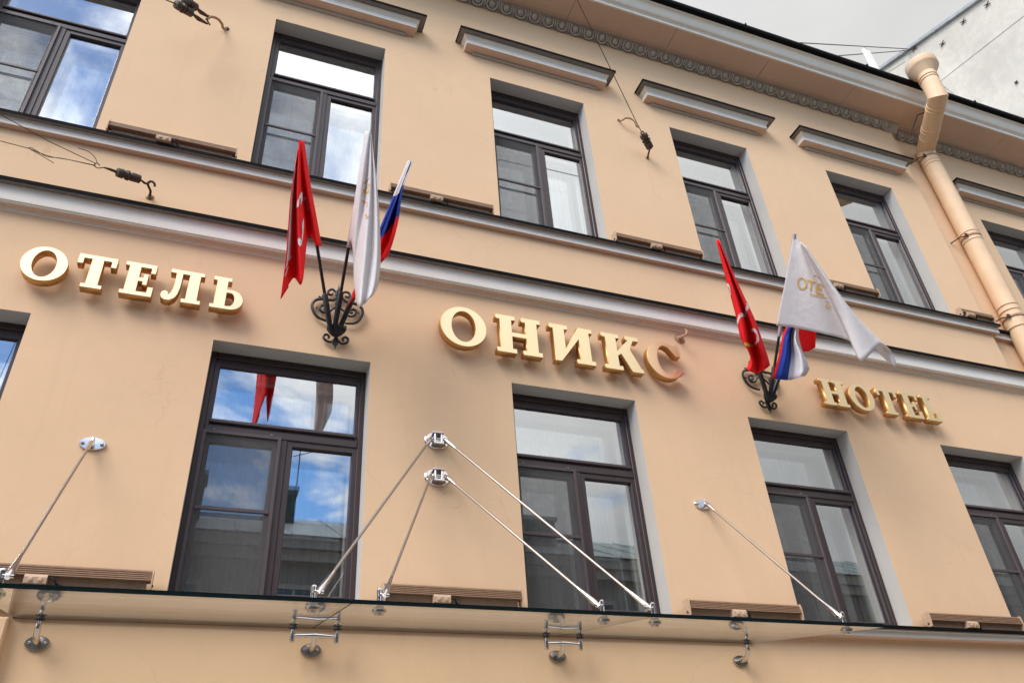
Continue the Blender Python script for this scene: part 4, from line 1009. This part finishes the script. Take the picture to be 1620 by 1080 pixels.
MB().tube([bp(152, 259, -.30), bp(80, 225, -.55), bp(0, 181, -.85), bp(-160, 95, -1.6)], .0032, 6).build('wire', 'wire', e, True)
MB().tube(cat_rom([bp(152, 262, -.30), bp(110, 253, -.36), bp(85, 249, -.42), bp(65, 243, -.46), bp(45, 235, -.5), bp(0, 223, -.6), bp(-120, 190, -.9)], 6), .0032, 6).build('wire', 'wire', e, True)
MB().tube(cat_rom([bp(149, 262, -.30), bp(100, 251, -.38), bp(75, 248, -.43), bp(60, 240, -.46), bp(50, 234, -.5), bp(46, 235, -.5), (bp(60, 243, -.48)), bp(85, 258, -.46)], 6), .0028, 6).build('wire_end', 'wire', e, True)
MB().tube(cat_rom([bp(154, 258, -.30), bp(150, 249, -.31), bp(140, 240, -.32), bp(123, 234, -.33)], 6), .0028, 6).build('wire_end', 'wire', e, True)
# anchor between the second and third upper windows
r0 = bp(1024, 250, 0); e = empty('wire_anchor', tuple(r0)); tag(e, 'rusty hook with dark insulator and a long thin wire rising to the cornice', 'wire anchor', 'wire anchors on the facade')
rosette(bp(1024, 250, 0), .028, e)
MB().tube(cat_rom([bp(1024, 250, -.01), bp(1026, 243, -.05), bp(1028, 236, -.08), bp(1031, 234, -.09)], 5), .010, 8).build('hook', 'rust', e, True)
i0, i1 = bp(1029, 235, -.10), bp(1017, 212, -.20); insulator('insulator', i0, i1, e, .045)
MB().tube(cat_rom([bp(1018, 214, -.20), bp(1014, 211, -.22), bp(1016, 208, -.23), bp(1019, 211, -.22)], 4), .008, 7).build('ring', 'rust', e, True)
MB().tube([bp(1015, 209, -.22), bp(1008, 196, -.28), bp(913, 0, -1.0), bp(880, -70, -1.3)], [.005, .0045, .0045, .0045], 6).build('wire', 'wire', e, True)
r0 = bp(979, 191, 0); e = empty('wall_hook', tuple(r0)); tag(e, 'rusty curved hook on the plaster beside the long thin wire', 'hook')
MB().tube(cat_rom([bp(979, 191, .01), bp(981, 191, -.02), bp(985, 190, -.06), bp(990, 187, -.08), bp(998, 188, -.09), bp(1004, 193, -.09), bp(1007, 200, -.08), bp(1010, 201, -.05)], 5), .0105, 8).build('hook_bar', 'rust_paint', e, True)
MB().lathe((r0[0], .004, r0[2]), (0, -1, 0), [(0, .022), (.012, .02), (.016, 0)], 10).build('wall_rosette', 'rust', e, True)
# cluster at the top left
r0 = bp(359, 46, 0); e = empty('wire_anchor', tuple(r0)); tag(e, 'cluster of dark insulators on a curved hook at the top left', 'wire anchor', 'wire anchors on the facade')
MB().lathe((r0[0], .004, r0[2]), (0, -1, 0), [(0, .025), (.012, .022), (.02, 0)], 12).build('wall_rosette', 'rust', e, True)
MB().tube(cat_rom([bp(359, 46, .0), bp(353, 45, -.03), bp(351, 38, -.08), bp(344, 30, -.13), bp(334, 27, -.17), bp(327, 31, -.19)], 6), .013, 8).build('hook', 'rust_paint', e, True)
insulator('insulator', bp(310, 12, -.32), bp(291, 1, -.42), e, .040); insulator('insulator', bp(304, 22, -.32), bp(277, 6, -.42), e, .040)
MB().tube([bp(330, 27, -.18), bp(318, 20, -.25), bp(309, 11, -.32)], [.012, .020, .008], 8).build('shackle', 'rust', e, True)
MB().tube([bp(328, 38, -.18), bp(314, 30, -.25), bp(303, 21, -.32)], [.010, .022, .008], 8).build('shackle', 'rust', e, True)
MB().tube([bp(332, 40, -.175), bp(327, 31, -.185), bp(331, 25, -.18)], .008, 7).build('pin', 'rust', e, True)
MB().tube([bp(291, 1, -.42), bp(240, -30, -.8)], .005, 6).build('wire', 'wire', e, True); MB().tube([bp(277, 6, -.42), bp(262, 0, -.5), bp(200, -28, -.9)], .006, 6).build('wire', 'wire', e, True)
# painted hook above the last large letter
r0 = bp(1075, 536, 0); e = empty('wall_hook', tuple(r0)); tag(e, 'peach painted hook on a round rosette above the last large letter', 'hook')
rosette(r0, .062, e)
MB().tube(cat_rom([bp(1075, 536, -.02), bp(1077, 533, -.06), bp(1082, 531, -.10), bp(1086, 528, -.11), bp(1086, 523, -.11), bp(1083, 522, -.10)], 5), .0115, 8).build('hook_bar', 'rust_paint', e, True)

# ================================================================== NEIGHBOURING HOUSE, ITS GABLE RISING BEHIND THE ROOF
XN = 15.0
nbh = empty('neighbouring_house', (XN+4, 5, 0)); tag(nbh, 'tall whitewashed gable wall of the neighbouring house behind the cornice', 'building')
e0, e1 = fx(1555, 0, XN), fx(1398, 110, XN); sl_ = (e1[2]-e0[2])/(e1[1]-e0[1])
def gz(y): return e0[2]+(y-e0[1])*sl_
ya, yb_, yr = -.6, 12.0, 6.5
ridge = gz(yr)
m_ = MB(); pr = [(ya, 0), (yb_, 0), (yb_, ridge-(yb_-yr)*sl_), (yr, ridge), (ya, gz(ya))]
m_.v = [(XN, y, z) for y, z in pr]+[(XN+12, y, z) for y, z in pr]; m_.f = [(0, 1, 2, 3, 4), (9, 8, 7, 6, 5)]+[(i, (i+1) % 5, (i+1) % 5+5, i+5) for i in range(5)]; m_.m = [0]*7
m_.build('gable_wall', 'nb', nbh)
m_ = MB(); pr = [(ya-.1, gz(ya-.1)+.01), (yr, ridge+.01), (yr, ridge+.10), (ya-.1, gz(ya-.1)+.10)]
m_.v = [(XN-.09, y, z) for y, z in pr]+[(XN+12.1, y, z) for y, z in pr]; m_.f = [(0, 1, 2, 3), (7, 6, 5, 4)]+[(i, (i+1) % 4, (i+1) % 4+4, i+4) for i in range(4)]; m_.m = [0]*6
rf = m_.build('roof', 'zinc', nbh)
for y in (-.2, .75, 1.7, 2.65, 3.6):
    MB().box(XN-.098, XN-.088, y, y+.02, gz(y)-.02, gz(y)+.11).build('flashing_seam', 'zinc', rf)
for (px, py) in ((1563, 8), (1525, 35), (1492, 70), (1609, 131), (1447, 78)):
    p = Vector(fx(px, py, XN)); s_ = .085 if px != 1609 else .045; an = MB()
    for a in (R(38), R(-42)):
        d = Vector((0, math.cos(a), math.sin(a)))*s_; an.tube([p-d+Vector((-.03, 0, 0)), p+d+Vector((-.03, 0, 0))], .011, 5)
    an.tube([p+Vector((-.05, 0, 0)), p+Vector((.02, 0, 0))], .02, 6); an.build('wall_anchor', 'rust', nbh)
for pts in (((1630, 18), (1480, 135), (1470, 143)), ((1460, 110), (1535, 170)), ((1398, 113), (1425, 92), (1440, 84)), ((1400, 118), (1432, 98))):
    MB().tube([Vector(fx(*q, XN))-Vector((.006, 0, 0)) for q in pts], .0035, 5).build('cable', 'wire', nbh)
# roof cables and the white vent board
v0 = bp(1390, 100, 1.2); e = empty('roof_vent', tuple(v0)); tag(e, 'narrow white vent shaft standing on the roof edge', 'vent')
ztop = bp(1379, 80, 1.2)[2]
xl, xr = bp(1371, 85, 1.2)[0], bp(1386, 81, 1.2)[0]
xr = xl+.16
MB().bbox(xl, xr, 1.2, 1.26, 11.2, ztop, .01).build('shaft', 'white', e); MB().box(xl-.006, xr+.006, 1.194, 1.266, ztop, ztop+.012).build('cap', 'white', e)
for nm, a, b_ in (('thin cable over the roof, the upper of the two', (1265, 68), (1436, 77)), ('thin cable over the roof, the lower one passing the white vent', (1322, 89), (1437, 79))):
    o = MB().tube([bp(*a, 1.0), Vector(fx(*b_, XN))+Vector((.05, 0, 0))], .011, 5).build('roof_cable', 'wire'); tag(o, nm, 'cable', 'cables over the roof')

# ================================================================== STREET AND THE HOUSE ACROSS IT (seen in the panes)
def sheet(name, x0, x1, y0, y1, z, mat):
    o = MB().add([(x0, y0, z), (x1, y0, z), (x1, y1, z), (x0, y1, z)], [(0, 1, 2, 3)]).build(name, mat); tag(o, kind='structure'); return o
sheet('ground', -400, 400, -400, 400, -.12, 'paving'); sheet('road', -200, 200, -11.5, -3.4, -.112, 'asphalt')
for nm, y0, y1 in (('pavement', -3.4, .3), ('pavement', -14.4, -11.5)):
    o = MB().box(-60, 60, y0, y1, -.115, .0).build(nm, 'paving'); tag(o, kind='structure')
YO = -14.0; ZE = 9.1
op = empty('opposite_house', (2, YO, 0)); tag(op, 'dark house across the street mirrored in the lower window panes', 'building')
MB().box(-28, 34, YO-9, YO, 0, ZE).build('wall', 'op_wall', op)
oc = MB().box(-28.2, 34.2, YO+.002, YO+.30, ZE-.28, ZE).build('eaves_cornice', 'op_trim', op); MB().box(-28.2, 34.2, YO+.002, YO+.16, ZE-.55, ZE-.285).build('frieze', 'op_trim', oc)
m_ = MB(); pr = [(YO+.42, ZE+.003), (YO-4.6, ZE+2.45), (YO-9.4, ZE+.003)]
m_.v = [(-28.3, y, z) for y, z in pr]+[(34.3, y, z) for y, z in pr]; m_.f = [(0, 1, 2), (5, 4, 3), (0, 1, 4, 3), (1, 2, 5, 4), (2, 0, 3, 5)]; m_.m = [0]*5
rf = m_.build('roof', 'op_roof', op)
for k in range(48):
    x = -28+k*1.3
    MB().add([(x, YO+.41, ZE+.008), (x+.03, YO+.41, ZE+.008), (x+.03, YO-4.6, ZE+2.46), (x, YO-4.6, ZE+2.46), (x, YO+.41, ZE+.05), (x+.03, YO+.41, ZE+.05), (x+.03, YO-4.6, ZE+2.50), (x, YO-4.6, ZE+2.50)], [(0, 1, 5, 4), (4, 5, 6, 7), (0, 4, 7, 3), (1, 2, 6, 5)]).build('roof_seam', 'op_roof', rf)
def chim(x, y, w_, h, z0):
    c = MB().box(x-w_/2, x+w_/2, y-.4, y+.4, z0, z0+h).build('chimney', 'op_brick', op); MB().box(x-w_/2-.06, x+w_/2+.06, y-.46, y+.46, z0+h, z0+h+.12).build('chimney_cap', 'op_roof', c)
for x, y, w_, h, z0 in ((-.55, YO-2.2, .5, 1.9, ZE+.5), (2.05, YO-3.2, .42, 1.5, ZE+1.1), (9.5, YO-2, 1.0, 1.3, ZE+.5), (15.5, YO-2, .8, 1.5, ZE+.5), (-7, YO-2, .9, 1.4, ZE+.5)): chim(x, y, w_, h, z0)
MB().tube([(2.3, YO-3.4, ZE+1.5), (2.3, YO-3.4, ZE+4.2)], .018, 6).build('aerial', 'rubber', op)
MB().tube([(2.1, YO-3.4, ZE+4.0), (2.75, YO-3.4, ZE+4.25)], .012, 5).build('aerial', 'rubber', op)
for k in range(22):
    for z0, z1 in ((6.0, 8.0), (2.2, 4.4)):
        x = -25.5+k*2.7
        wd = MB().ring(x, x+1.25, z0, z1, x+.12, x+1.13, z0+.12, z1-.12, YO+.06, YO-.02).build('window', 'op_trim', op)
        MB().box(x+.11, x+1.14, YO-.02, YO+.02, z0+.11, z1-.11).build('pane', 'op_glass', wd); MB().box(x+.60, x+.66, YO+.015, YO+.045, z0+.115, z1-.115).build('mullion', 'op_trim', wd)
